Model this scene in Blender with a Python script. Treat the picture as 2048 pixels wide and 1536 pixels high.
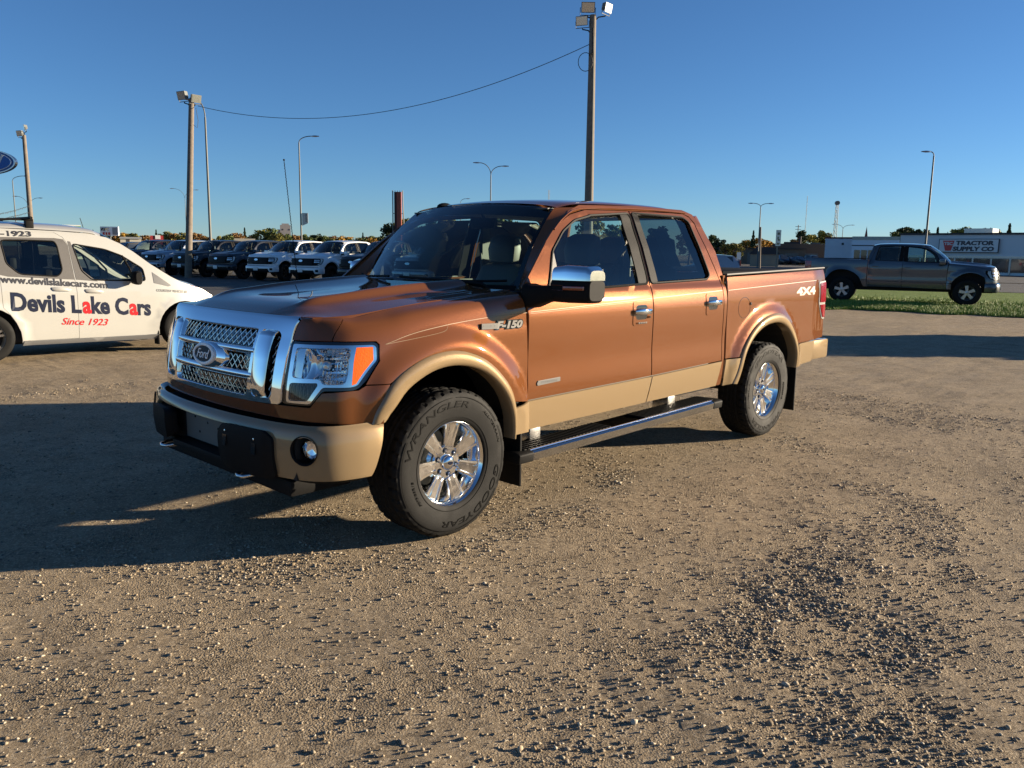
import bpy, bmesh, math, random
import numpy as np
from mathutils import Vector, Matrix
from mathutils.geometry import delaunay_2d_cdt
rng = np.random.default_rng(7); random.seed(7)
for _o in list(bpy.data.objects): bpy.data.objects.remove(_o)
SC = bpy.context.scene; COL = SC.collection
R = math.radians
# ------------------------------------------------------------------ camera, sky, sun, exposure
cam = bpy.data.cameras.new('camera'); co = bpy.data.objects.new('camera', cam); COL.objects.link(co)
CAM = Vector((2.898997, 4.185864, 1.553518)); yaw, pitch, roll = -2.3790301, -0.16094527, 0.0146079
fw = Vector((math.cos(yaw)*math.cos(pitch), math.sin(yaw)*math.cos(pitch), math.sin(pitch)))
ri = fw.cross(Vector((0, 0, 1))).normalized(); up = ri.cross(fw)
r2 = math.cos(roll)*ri + math.sin(roll)*up; u2 = -math.sin(roll)*ri + math.cos(roll)*up
co.matrix_world = Matrix(((r2.x, u2.x, -fw.x, CAM.x), (r2.y, u2.y, -fw.y, CAM.y), (r2.z, u2.z, -fw.z, CAM.z), (0, 0, 0, 1)))
cam.sensor_fit = 'HORIZONTAL'; cam.sensor_width = 36; cam.lens = 36*1619.454/2048; cam.clip_end = 5000; cam.clip_start = .05
SC.camera = co
SUN_AZ, SUN_EL = R(144), R(10.5)          # direction towards the sun
W = bpy.data.worlds.new('World'); SC.world = W; W.use_nodes = True
nt = W.node_tree; bg = nt.nodes['Background']; sky = nt.nodes.new('ShaderNodeTexSky'); sky.sky_type = 'NISHITA'
sky.sun_disc = False; sky.sun_elevation = SUN_EL; sky.sun_rotation = math.pi/2 - SUN_AZ
sky.air_density = .78; sky.dust_density = 0; sky.ozone_density = 5.0; sky.altitude = 0
nt.links.new(sky.outputs[0], bg.inputs[0]); bg.inputs[1].default_value = .055
sl = bpy.data.lights.new('sun', 'SUN'); sl.energy = 5.0; sl.angle = R(.53); sl.color = (1, .84, .63)
so = bpy.data.objects.new('sun', sl); COL.objects.link(so)
sd = Vector((math.cos(SUN_AZ)*math.cos(SUN_EL), math.sin(SUN_AZ)*math.cos(SUN_EL), math.sin(SUN_EL)))
so.rotation_euler = sd.to_track_quat('Z', 'Y').to_euler(); so.location = sd*60
SC.view_settings.view_transform = 'Standard'; SC.view_settings.look = 'None'
SC.view_settings.exposure = 1.45; SC.view_settings.gamma = 1; SC.view_settings.use_curve_mapping = False
# ------------------------------------------------------------------ materials
def mat(name, col, rough=.5, metal=0., coat=0., spec=.5, noise=0., nscale=20., bump=0., bscale=200., emit=None, trans=0., ior=1.45, flake=0., coatr=.03):
    m = bpy.data.materials.new(name); m.use_nodes = True; n = m.node_tree; b = n.nodes['Principled BSDF']
    b.inputs['Base Color'].default_value = (*col, 1); b.inputs['Roughness'].default_value = rough; b.inputs['Metallic'].default_value = metal
    b.inputs['Coat Weight'].default_value = coat; b.inputs['Coat Roughness'].default_value = coatr; b.inputs['Specular IOR Level'].default_value = spec
    b.inputs['Transmission Weight'].default_value = trans; b.inputs['IOR'].default_value = ior
    tc = n.nodes.new('ShaderNodeTexCoord')
    if noise:
        t = n.nodes.new('ShaderNodeTexNoise'); t.inputs['Scale'].default_value = nscale; t.inputs['Detail'].default_value = 5
        n.links.new(tc.outputs['Object'], t.inputs['Vector'])
        mx = n.nodes.new('ShaderNodeMix'); mx.data_type = 'RGBA'
        mx.inputs[6].default_value = (*[c*(1-noise) for c in col], 1); mx.inputs[7].default_value = (*[min(1, c*(1+noise)) for c in col], 1)
        n.links.new(t.outputs['Fac'], mx.inputs[0]); n.links.new(mx.outputs[2], b.inputs['Base Color'])
        if rough > .15:
            mr = n.nodes.new('ShaderNodeMapRange'); mr.inputs[3].default_value = rough*.8; mr.inputs[4].default_value = min(1, rough*1.2)
            n.links.new(t.outputs['Fac'], mr.inputs[0]); n.links.new(mr.outputs[0], b.inputs['Roughness'])
    if bump or flake:
        t2 = n.nodes.new('ShaderNodeTexNoise'); t2.inputs['Scale'].default_value = bscale; t2.inputs['Detail'].default_value = 4
        n.links.new(tc.outputs['Object'], t2.inputs['Vector'])
        bn = n.nodes.new('ShaderNodeBump'); bn.inputs['Strength'].default_value = bump or flake; bn.inputs['Distance'].default_value = .01 if bump else .002
        n.links.new(t2.outputs['Fac'], bn.inputs['Height']); n.links.new(bn.outputs[0], b.inputs['Normal'])
    if emit: b.inputs['Emission Color'].default_value = (*emit, 1); b.inputs['Emission Strength'].default_value = 1
    return m
def glass(name, tint=(.8, .85, .85), dark=.25, rough=.0, ior=1.45):
    """thin pane: mirror reflection over a tinted see-through"""
    m = bpy.data.materials.new(name); m.use_nodes = True; n = m.node_tree
    for x in list(n.nodes): n.nodes.remove(x)
    o = n.nodes.new('ShaderNodeOutputMaterial'); t = n.nodes.new('ShaderNodeBsdfTransparent'); g = n.nodes.new('ShaderNodeBsdfGlossy')
    t.inputs[0].default_value = (*[c*(1-dark) for c in tint], 1); g.inputs['Roughness'].default_value = rough; g.inputs[0].default_value = (1, 1, 1, 1)
    f = n.nodes.new('ShaderNodeFresnel'); f.inputs[0].default_value = ior
    a = n.nodes.new('ShaderNodeMath'); a.operation = 'MULTIPLY_ADD'; a.inputs[1].default_value = 1.0; a.inputs[2].default_value = .01; a.use_clamp = True
    mx = n.nodes.new('ShaderNodeMixShader')
    n.links.new(f.outputs[0], a.inputs[0]); n.links.new(a.outputs[0], mx.inputs[0]); n.links.new(t.outputs[0], mx.inputs[1]); n.links.new(g.outputs[0], mx.inputs[2]); n.links.new(mx.outputs[0], o.inputs[0])
    return m
M = {}
M['copper'] = mat('copper_paint', (.140, .050, .0165), .28, .12, 1., spec=.0, noise=.05, nscale=900, flake=.15, bscale=1800)
M['tan'] = mat('tan_paint', (.25, .178, .098), .34, .12, 1., spec=.0, noise=.04, nscale=900, flake=.2, bscale=1800)
M['chrome'] = mat('chrome', (.80, .80, .80), .04, 1.)
M['satin'] = mat('satin_aluminium', (.62, .61, .59), .22, 1., noise=.08, nscale=30)
M['alloy'] = mat('polished_alloy', (.93, .92, .90), .085, 1., noise=.06, nscale=60)
M['black'] = mat('black_plastic', (.009, .0085, .008), .6, spec=.12, bump=.12, bscale=900)
M['gloss'] = mat('gloss_black', (.006, .006, .007), .07, coat=1)
M['rubber'] = mat('rubber', (.0058, .0056, .0052), .7, spec=.25, noise=.35, nscale=14, bump=.15, bscale=300)
M['letter'] = mat('raised_rubber', (.0025, .0025, .0025), .35, spec=.2)
M['dirt'] = mat('dusty_black', (.018, .016, .014), .8, noise=.4, nscale=18)
M['under'] = mat('underbody', (.012, .011, .010), .85, noise=.5, nscale=12)
M['glass'] = glass('window_glass', (.78, .92, .88), .04)
M['wsglass'] = glass('windscreen_glass', (.80, .95, .92), .02)
M['tint'] = glass('privacy_glass', (.55, .62, .62), .62)
M['lens'] = glass('clear_lens', (1, 1, 1), .02)
M['fumed'] = glass('smoked_lens', (.5, .5, .48), .35)
M['fumed_rib'] = mat('ribbed_lamp', (.10, .09, .08), .2, .6)
M['amber'] = mat('amber_lens', (.80, .125, .004), .15, coat=.3, bump=.25, bscale=120)
M['amberd'] = mat('amber_dark', (.22, .035, .008), .15, coat=1)
M['redlens'] = mat('red_lens', (.30, .012, .020), .08, coat=1, bump=.2, bscale=150)
M['leather'] = mat('beige_leather', (.12, .10, .075), .5, noise=.12, nscale=14)
M['dash'] = mat('dash_plastic', (.03, .028, .026), .6)
M['trimtan'] = mat('beige_trim', (.09, .078, .06), .6)
M['fleetblack'] = mat('matt_black', (.004, .004, .005), .5, spec=.2)
M['pin'] = mat('gold_pinstripe', (.20, .14, .075), .5, .1)
M['white'] = mat('white_paint', (.38, .375, .345), .3, 0, 1., noise=.03, nscale=3)
M['silverd'] = mat('dull_silver', (.14, .135, .125), .5, .0, spec=.2)
M['ringwhite'] = mat('emblem_ring_white', (.90, .89, .86), .35, 0)
M['stepmetal'] = mat('step_metal', (.42, .41, .39), .13, 1., noise=.1, nscale=20)
M['badge'] = mat('badge_silver', (.42, .41, .38), .25, .4)
M['darkgrey'] = mat('grey_textured_vinyl', (.085, .08, .075), .5, bump=.15, bscale=500)
M['navy'] = mat('navy_vinyl', (.012, .016, .035), .3)
M['red'] = mat('red_vinyl', (.52, .015, .02), .3)
M['greyvinyl'] = mat('grey_vinyl', (.12, .12, .12), .4)
M['black_glass'] = mat('emblem_blue', (.004, .006, .020), .4, spec=.15)
M['vinyl'] = mat('tonneau_vinyl', (.012, .013, .016), .85, spec=.05, noise=.2, nscale=6)
M['wood'] = mat('weathered_wood', (.17, .14, .11), .9, noise=.45, nscale=7, bump=.4, bscale=40)
M['galv'] = mat('galvanised', (.13, .135, .125), .6, .2, noise=.15, nscale=8)
M['wire'] = mat('cable', (.02, .02, .02), .6)
M['plate'] = mat('plate_white', (.65, .65, .62), .4)
M['paper'] = mat('window_sticker', (.30, .31, .30), .7)
M['platebracket'] = M['black']
# ------------------------------------------------------------------ helpers
def tag(o, label=None, cat=None, group=None, kind=None):
    if label: o['label'] = label
    if cat: o['category'] = cat
    if group: o['group'] = group
    if kind: o['kind'] = kind
    return o
def thing(name, label, cat, loc=(0, 0, 0), rz=0, group=None):
    o = bpy.data.objects.new(name, None); COL.objects.link(o); o.location = loc; o.rotation_euler = (0, 0, rz); o.empty_display_size = .2
    return tag(o, label, cat, group)
def raw(name, V, F, m, parent=None, smooth=False, normals=None):
    me = bpy.data.meshes.new(name); me.from_pydata([tuple(map(float, v)) for v in V], [], [tuple(map(int, f)) for f in F]); me.update()
    if m: me.materials.append(m)
    if smooth: me.polygons.foreach_set('use_smooth', [True]*len(me.polygons))
    if normals is not None:
        me.polygons.foreach_set('use_smooth', [True]*len(me.polygons))
        me.normals_split_custom_set_from_vertices([tuple(map(float, q)) for q in normals])
    o = bpy.data.objects.new(name, me); COL.objects.link(o)
    if parent: o.parent = parent
    return o
def out(bm, name, m, parent=None, smooth=False, bevel=0, seg=2):
    if bevel: bmesh.ops.bevel(bm, geom=list(bm.edges), offset=bevel, segments=seg, affect='EDGES', profile=.6, clamp_overlap=True)
    me = bpy.data.meshes.new(name); bmesh.ops.recalc_face_normals(bm, faces=bm.faces); bm.to_mesh(me); bm.free()
    if m: me.materials.append(m)
    if smooth:
        me.polygons.foreach_set('use_smooth', [True]*len(me.polygons))
        try: me.set_sharp_from_angle(angle=R(38))
        except Exception: pass
    o = bpy.data.objects.new(name, me); COL.objects.link(o)
    if parent: o.parent = parent
    return o
def bbox(bm, x0, x1, y0, y1, z0, z1, mtx=None):
    vs = [bm.verts.new((x, y, z)) for x in (x0, x1) for y in (y0, y1) for z in (z0, z1)]
    for f in ((0, 1, 3, 2), (4, 6, 7, 5), (0, 4, 5, 1), (2, 3, 7, 6), (0, 2, 6, 4), (1, 5, 7, 3)): bm.faces.new([vs[i] for i in f])
    if mtx is not None:
        for v in vs: v.co = mtx @ v.co
    return vs
def box(name, x0, x1, y0, y1, z0, z1, m, parent=None, bevel=0, mtx=None, seg=2):
    bm = bmesh.new(); bbox(bm, x0, x1, y0, y1, z0, z1, mtx); return out(bm, name, m, parent, smooth=bevel > 0, bevel=bevel, seg=seg)
def btube(bm, pts, r, n=8, cap=True):
    """tube through points; r a number or a list"""
    pts = [Vector(p) for p in pts]; rs = r if isinstance(r, (list, tuple)) else [r]*len(pts); prev = None; ring0 = None; nrm = None
    for i, p in enumerate(pts):
        d = (pts[min(i+1, len(pts)-1)] - pts[max(i-1, 0)]).normalized()
        if nrm is None: nrm = d.orthogonal().normalized()
        nrm = (nrm - d*nrm.dot(d)).normalized(); b = d.cross(nrm)
        ring = [bm.verts.new(p + (nrm*math.cos(2*math.pi*k/n) + b*math.sin(2*math.pi*k/n))*rs[i]) for k in range(n)]
        if prev:
            for k in range(n): bm.faces.new((prev[k], prev[(k+1) % n], ring[(k+1) % n], ring[k]))
        else: ring0 = ring
        prev = ring
    if cap: bm.faces.new(ring0[::-1]); bm.faces.new(prev)
def tube(name, pts, r, m, parent=None, n=8):
    bm = bmesh.new(); btube(bm, pts, r, n); return out(bm, name, m, parent, smooth=True)
def blathe(bm, prof_, n=32, axis='z', mtx=None):
    """profile of (r, h) turned about an axis"""
    rings = []
    for r, h in prof_:
        ring = []
        for k in range(n):
            a = 2*math.pi*k/n; c, s = r*math.cos(a), r*math.sin(a)
            co_ = Vector((c, s, h)) if axis == 'z' else (Vector((c, h, s)) if axis == 'y' else Vector((h, c, s)))
            ring.append(bm.verts.new(mtx @ co_ if mtx is not None else co_))
        rings.append(ring)
    for a, b in zip(rings, rings[1:]):
        for k in range(n): bm.faces.new((a[k], a[(k+1) % n], b[(k+1) % n], b[k]))
    return rings
def lathe(name, prof_, m, parent=None, n=32, axis='z', mtx=None, smooth=True):
    bm = bmesh.new(); blathe(bm, prof_, n, axis, mtx); return out(bm, name, m, parent, smooth=smooth)
def bprism(bm, poly, fn, d0, d1):
    """polygon (2D) extruded: fn(a, b, d) -> 3D"""
    A = [bm.verts.new(fn(a, b, d0)) for a, b in poly]; B = [bm.verts.new(fn(a, b, d1)) for a, b in poly]; n = len(poly)
    for k in range(n): bm.faces.new((A[k], A[(k+1) % n], B[(k+1) % n], B[k]))
    bm.faces.new(A[::-1]); bm.faces.new(B)
def prism(name, poly, fn, d0, d1, m, parent=None, bevel=0):
    bm = bmesh.new(); bprism(bm, poly, fn, d0, d1); return out(bm, name, m, parent, smooth=bevel > 0, bevel=bevel)
def rnd(poly, r, n=4, su=1., sv=1.):
    """round the corners of a polygon (r in metres-like units after scaling by su, sv)"""
    P = [np.array((p[0]*su, p[1]*sv)) for p in poly]; o = []; L = len(P)
    for i in range(L):
        a, b, c = P[i-1], P[i], P[(i+1) % L]; u = a-b; v = c-b; lu, lv = np.linalg.norm(u), np.linalg.norm(v)
        rr = min(r, lu*.45, lv*.45); p0 = b+u/lu*rr; p1 = b+v/lv*rr
        for k in range(n+1):
            t = k/n; q = (1-t)**2*p0 + 2*t*(1-t)*b + t*t*p1; o.append((q[0]/su, q[1]/sv))
    return o
def inside(P, poly):
    x, y = P[:, 0], P[:, 1]; c = np.zeros(len(P), bool); n = len(poly)
    for i in range(n):
        x0, y0 = poly[i]; x1, y1 = poly[(i+1) % n]
        if y0 == y1: continue
        t = ((y0 > y) != (y1 > y)) & (x < (x1-x0)*(y-y0)/(y1-y0)+x0); c ^= t
    return c
def resamp(poly, step):
    o = []
    for i in range(len(poly)):
        a, b = np.array(poly[i]), np.array(poly[(i+1) % len(poly)]); n = max(1, int(math.ceil(np.linalg.norm(b-a)/step)))
        for k in range(n): o.append(tuple(a+(b-a)*k/n))
    return o
def patch(name, f, outline, m, parent=None, holes=(), du=.12, dv=.12, thick=.018, mirror=False, off=0., inner=False, ref=(-2, 0, .85)):
    """a panel: polygon in the (u, v) of surface f, finely triangulated, true surface normals, edges turned inward"""
    sc = lambda P: [(a/du, b/dv) for a, b in P]
    loops = [resamp(sc(outline), 1.0)] + [resamp(sc(h), 1.0) for h in holes]
    P0 = np.array(loops[0]); lo, hi = P0.min(0), P0.max(0)
    gx, gy = np.meshgrid(np.arange(math.floor(lo[0])+.5, hi[0], 1.0), np.arange(math.floor(lo[1])+.5, hi[1], 1.0)); g = np.stack([gx.ravel(), gy.ravel()], 1)
    ok = inside(g, loops[0])
    for h in loops[1:]: ok &= ~inside(g, h)
    g = g[ok]; B = np.concatenate([np.array(l) for l in loops])
    if len(g):
        d = np.full(len(g), 9.)
        for k in range(0, len(B), 200): d = np.minimum(d, np.sqrt(((g[:, None]-B[None, k:k+200])**2).sum(2)).min(1))
        g = g[d > .42]
    V = [Vector(p) for p in np.concatenate([B, g])] if len(g) else [Vector(p) for p in B]
    E = []; s = 0
    for l in loops: E += [(s+i, s+(i+1) % len(l)) for i in range(len(l))]; s += len(l)
    vs, es, fs = delaunay_2d_cdt(V, E, [], 0, 1e-6)[:3]
    vs = np.array([tuple(v) for v in vs]); F = np.array([t for t in fs if len(t) == 3]); c = vs[F].mean(1)
    ok = inside(c, loops[0])
    for h in loops[1:]: ok &= ~inside(c, h)
    F = F[ok]; U, Vv = vs[:, 0]*du, vs[:, 1]*dv
    X = f(U, Vv); e = 1e-3; a = f(U+e, Vv)-f(U-e, Vv); b = f(U, Vv+e)-f(U, Vv-e); N = np.cross(a, b); ln = np.linalg.norm(N, axis=1, keepdims=True); N = N/np.where(ln < 1e-12, 1, ln)
    if (N*(X-np.array(ref))).sum() < 0: N = -N
    X = X+N*off
    if mirror: X = X*(1, -1, 1); N = N*(1, -1, 1)
    fn = np.cross(X[F[:, 1]]-X[F[:, 0]], X[F[:, 2]]-X[F[:, 0]]); fl = (fn*N[F[:, 0]]).sum(1) < 0; F[fl] = F[fl][:, ::-1]
    AV, AN, AF = [X], [N], [list(map(int, t)) for t in F]
    if thick:
        from collections import Counter
        cnt = Counter(); de = {}
        for t in F:
            for i in range(3):
                a_, b_ = int(t[i]), int(t[(i+1) % 3]); k = (min(a_, b_), max(a_, b_)); cnt[k] += 1; de[k] = (a_, b_)
        base = len(X); ev = []; en = []
        for k, q in cnt.items():
            if q != 1: continue
            a_, b_ = de[k]; pa, pb = X[a_], X[b_]; na = N[a_]; t_ = pb-pa; sd_ = np.cross(t_, na); l_ = np.linalg.norm(sd_)
            sd_ = sd_/l_ if l_ > 1e-9 else na
            i0 = base+len(ev); ev += [pa, pb, pb-N[b_]*thick, pa-N[a_]*thick]; en += [(sd_+N[a_])*.7, (sd_+N[b_])*.7, sd_, sd_]; AF.append([i0+1, i0, i0+3, i0+2])
        if ev: AV.append(np.array(ev)); AN.append(np.array(en))
    if inner:
        X2 = X-N*thick; base = sum(len(q) for q in AV); AV.append(X2); AN.append(-N); AF += [[int(t[2])+base, int(t[1])+base, int(t[0])+base] for t in F]
    AV = np.concatenate(AV); AN = np.concatenate(AN)
    used = np.zeros(len(AV), bool)
    for t in AF:
        for i in t: used[i] = True
    idx = np.cumsum(used)-1
    return raw(name, AV[used], [[idx[i] for i in t] for t in AF], m, parent, normals=AN[used])
_tc = {}
def text_mesh(s, bold=0., shear=0., spacing=1.):
    k = (s, bold, shear, spacing)
    if k not in _tc:
        cu = bpy.data.curves.new('t', 'FONT'); cu.body = s; cu.size = 1; cu.shear = shear; cu.offset = bold; cu.space_character = spacing; cu.resolution_u = 3; cu.fill_mode = 'BOTH'
        ob = bpy.data.objects.new('t', cu); COL.objects.link(ob); dg = bpy.context.evaluated_depsgraph_get(); me = ob.evaluated_get(dg).to_mesh()
        V = np.array([v.co[:] for v in me.vertices]); F = [tuple(p.vertices) for p in me.polygons]; bpy.data.objects.remove(ob); bpy.data.curves.remove(cu)
        lo, hi = V[:, :2].min(0), V[:, :2].max(0); V = (V[:, :2]-lo)/(hi-lo); _tc[k] = (V, F, (hi-lo))
    return _tc[k]
def text(name, s, fn, m, parent, w, h, bold=0., shear=0., spacing=1., thick=.002):
    """lettering of width w, height h laid by fn(a, b, d) -> 3D (a, b in metres, d proud of the surface)"""
    V, F, _ = text_mesh(s, bold, shear, spacing); n = len(V)
    P = fn(V[:, 0]*w, V[:, 1]*h, thick); AV = list(P); AF = [list(f) for f in F]
    if thick > .0015:
        Q = fn(V[:, 0]*w, V[:, 1]*h, 0.); AV += list(Q); from collections import Counter
        cnt = Counter(); de = {}
        for f in F:
            for i in range(len(f)): a, b = f[i], f[(i+1) % len(f)]; k = (min(a, b), max(a, b)); cnt[k] += 1; de[k] = (a, b)
        for k, q in cnt.items():
            if q == 1: a, b = de[k]; AF.append([b, a, a+n, b+n])
    return raw(name, AV, AF, m, parent)
def plane_fn(o, ux, uy, n):
    o, ux, uy, n = map(lambda q: np.array(q, float), (o, ux, uy, n))
    return lambda a, b, d: o+np.outer(a, ux)+np.outer(b, uy)+n*d
def copy_tree(o, parent=None, swap=None):
    c = o.copy(); COL.objects.link(c); c.parent = parent
    if swap and c.type == 'MESH':
        for s in c.material_slots:
            if s.material and s.material.name in swap: nm = s.material.name; s.link = 'OBJECT'; s.material = swap[nm]
    for ch in o.children: copy_tree(ch, c, swap)
    return c
# ------------------------------------------------------------------ smooth surfaces of the trucks
def cr(P,t):
    """Catmull-Rom along axis 0 of P (n,...) at params t (array)."""
    n=P.shape[0]; t=np.asarray(t,float); i=np.clip(np.floor(t).astype(int),0,n-2); f=t-i
    g=lambda k: np.where((k<0)[...,None], 0,1)
    Pe=np.concatenate([2*P[:1]-P[1:2],P,2*P[-1:]-P[-2:-1]],0)
    a,b,c,d=Pe[i],Pe[i+1],Pe[i+2],Pe[i+3]
    f=f.reshape(f.shape+(1,)*(P.ndim-1))
    return .5*((2*b)+(-a+c)*f+(2*a-5*b+4*c-d)*f*f+(-a+3*b-3*c+d)*f*f*f)
def net(P):
    P=np.asarray(P,float)            # (nu,nv,3)
    def f(u,v):
        u=np.atleast_1d(np.asarray(u,float)); v=np.atleast_1d(np.asarray(v,float)); n=P.shape[1]
        A=cr(P,u)                    # (m,nv,3)
        j=np.clip(np.floor(v).astype(int),0,n-2); t=(v-j)[:,None]
        Ae=np.concatenate([2*A[:,:1]-A[:,1:2],A,2*A[:,-1:]-A[:,-2:-1]],1); k=np.arange(len(u))
        a,b,c,d=Ae[k,j],Ae[k,j+1],Ae[k,j+2],Ae[k,j+3]
        return .5*((2*b)+(-a+c)*t+(2*a-5*b+4*c-d)*t*t+(-a+3*b-3*c+d)*t*t*t)
    return f
def sm(a,b,x):
    t=np.clip((x-a)/(b-a),0,1); return t*t*(3-2*t)
def interp(tab):
    T=np.array(sorted(tab),float); P=T[:,1:2]
    X=T[:,0]
    def f(z):
        z=np.asarray(z,float); i=np.clip(np.searchsorted(X,z)-1,0,len(X)-2)
        return cr(P,(i+(z-X[i])/(X[i+1]-X[i])).ravel())[:,0].reshape(z.shape)
    return f
# hero pickup: nose and front wing, columns from the centre line round the corner to the door
_lev=[
 [(.50,),(.86,0),(.85,.3),(.82,.55),(.80,.69),(.765,.79),(.71,.86),(.62,.92),(.45,.955),(.2,.965),(-.2,.965),(-.62,.955)],
 [(.78,),(.905,0),(.895,.3),(.865,.55),(.83,.68),(.79,.78),(.725,.86),(.635,.92),(.46,.958),(.2,.972),(-.2,.972),(-.62,.968)],
 [(1.0,),(.885,0),(.875,.3),(.84,.55),(.80,.69),(.755,.775),(.69,.85),(.60,.905),(.43,.945),(.2,.965),(-.2,.968),(-.62,.968)],
 [(1.13,),(.845,0),(.835,.3),(.80,.55),(.765,.69),(.715,.77),(.645,.84),(.56,.89),(.40,.932),(.2,.952),(-.2,.963),(-.62,.967)],
 [(1.205,1.205,1.205,1.205,1.20,1.195,1.19,1.20,1.23,1.27,1.30),(.80,0),(.79,.3),(.765,.55),(.735,.70),(.68,.765),(.61,.825),(.53,.862),(.385,.895),(.2,.913),(-.2,.933),(-.62,.947)],
 [(1.222,1.222,1.222,1.222,1.222,1.222,1.222,1.245,1.268,1.30,1.337),(.775,0),(.765,.3),(.74,.55),(.705,.70),(.655,.745),(.59,.785),(.51,.81),(.37,.82),(.2,.82),(-.2,.82),(-.62,.82)],
]
def nose_net():
    P=np.zeros((21,6,3))
    for v,l in enumerate(_lev):
        zs=l[0] if len(l[0])>1 else l[0]*11
        for k in range(11):
            x,y=l[1+k]
            P[10+k,v]=(x,y,zs[k]); P[10-k,v]=(x,-y,zs[k])
    return P
_nose=net(nose_net())
FX,RX,WZ=0.0,-3.67,.41     # wheel centres
def blister(x,z,xc,r0=.625,r1=.76,h=.04):
    r=np.hypot((x-xc)*np.where(x<xc,1.06,1.0),z-.42); return h*(1-sm(r0,r1,r))
def nose(u,v):
    """u=-10..10 across the front, v=0..5 upward"""
    u=np.atleast_1d(np.asarray(u,float)); v=np.atleast_1d(np.asarray(v,float))
    p=_nose(u+10,v); s=np.where(u<0,-1,1)
    p[:,1]+=s*blister(p[:,0],p[:,2],.02)*sm(.62,.45,p[:,0])
    return p
prof=interp([(.40,.90),(.50,.945),(.70,.966),(.90,.962),(1.08,.967),(1.20,.966),(1.285,.952),(1.345,.925),(1.60,.845),(1.80,.765),(1.88,.725),(1.92,.69)])
profb=interp([(.40,.93),(.50,.95),(.72,.966),(1.0,.962),(1.2,.962),(1.30,.955),(1.38,.945),(1.45,.925)])
def cabside(x,z):
    x=np.atleast_1d(np.asarray(x,float)); z=np.atleast_1d(np.asarray(z,float))
    return np.stack([x,prof(z),z],1)
def bedside(x,z):
    x=np.atleast_1d(np.asarray(x,float)); z=np.atleast_1d(np.asarray(z,float))
    y=profb(z)+blister(x,z,-3.66)-.035*sm(-4.55,-4.90,x)
    return np.stack([x,y,z],1)
# bumper: u 0..8 from the centre to the wheel, v bottom to top
_bp=[(.965,0),(.955,.3),(.915,.6),(.865,.78),(.815,.88),(.74,.945),(.63,.98),(.53,.99),(.455,.985)]
def bump_net():
    P=np.zeros((17,5,3))
    for k,(x,y) in enumerate(_bp):
        for v,(o,z) in enumerate([(-.05,.41),(-.008,.445),(.012,.57),(0,.675),(-.03,.712)]):
            nx,ny=(1,0) if k<4 else ((.6,.8) if k<6 else (0,1))
            P[8+k,v]=(x+o*nx,y+o*ny,z); P[8-k,v]=(x+o*nx,-(y+o*ny),z)
    return P
_bump=net(bump_net())
bump=lambda u,v:_bump(np.atleast_1d(np.asarray(u,float))+8,v)
# hood: u along x, v across (0..12, symmetric)
def hood_net():
    Y=[0,.22,.40,.47,.54,.66,.80]
    #       centre  .22   .40   .47   .54   .66   seam
    R=[(.775,.705,[1.225,1.225,1.225,1.225,1.224,1.223,1.222]),
       (.66,.60,[1.262,1.262,1.262,1.262,1.256,1.238,1.225]),
       (.54,.50,[1.284,1.284,1.290,1.302,1.270,1.248,1.232]),
       (.35,.35,[1.294,1.295,1.306,1.324,1.286,1.266,1.250]),
       (.10,.10,[1.312,1.314,1.332,1.350,1.306,1.290,1.278]),
       (-.20,-.20,[1.334,1.337,1.354,1.371,1.328,1.312,1.302]),
       (-.46,-.62,[1.362,1.363,1.374,1.386,1.352,1.340,1.336])]
    P=np.zeros((7,13,3))
    for i,(xc,xe,zs) in enumerate(R):
        ye=[.735,.775,.80,.817,.82,.82,.82][i]
        for k in range(7):
            y=Y[k]*ye/.80; f=(k/6)**2; x=xc*(1-f)+xe*f
            P[i,6+k]=(x,y,zs[k]); P[i,6-k]=(x,-y,zs[k])
    return P
hood=net(hood_net())
# glass house: windscreen u 0..4 from the base to the header, v across
def ws_net():
    P=np.zeros((5,9,3))
    for i,t in enumerate([0,.25,.5,.75,1]):
        for k,w in enumerate([0,.4,.7,.9,1.0]):
            base=np.array([-.42-.27*w**2,.80*w,1.335]); top=np.array([-1.08-.05*w**2,.69*w,1.885-.042*w**2])
            p=base*(1-t)+top*t; p[2]+=.05*t*(1-t)*4*.6; p[0]+=.02*t*(1-t)*4
            P[i,4+k]=p; P[i,4-k]=(p[0],-p[1],p[2])
    return P
ws=net(ws_net())
def roof_net():
    R=[(-1.08,-1.14,.70,1.888,1.842),(-1.25,-1.33,.705,1.915,1.875),(-1.6,-1.68,.70,1.938,1.89),(-2.05,-2.1,.705,1.945,1.895),(-2.45,-2.45,.70,1.938,1.89),(-2.72,-2.66,.685,1.905,1.865),(-2.80,-2.72,.68,1.87,1.84)]
    P=np.zeros((7,11,3))
    for i,(xc,xe,y,zc,ze) in enumerate(R):
        for k,(w,d) in enumerate([(0,0),(.4,.12),(.7,.35),(.88,.6),(.96,.8),(1.0,1.0)]):
            p=(xc+(xe-xc)*w*w,y*w,zc+(ze-zc)*d)
            P[i,5+k]=p; P[i,5-k]=(p[0],-p[1],p[2])
    return P
roof=net(roof_net())
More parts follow.
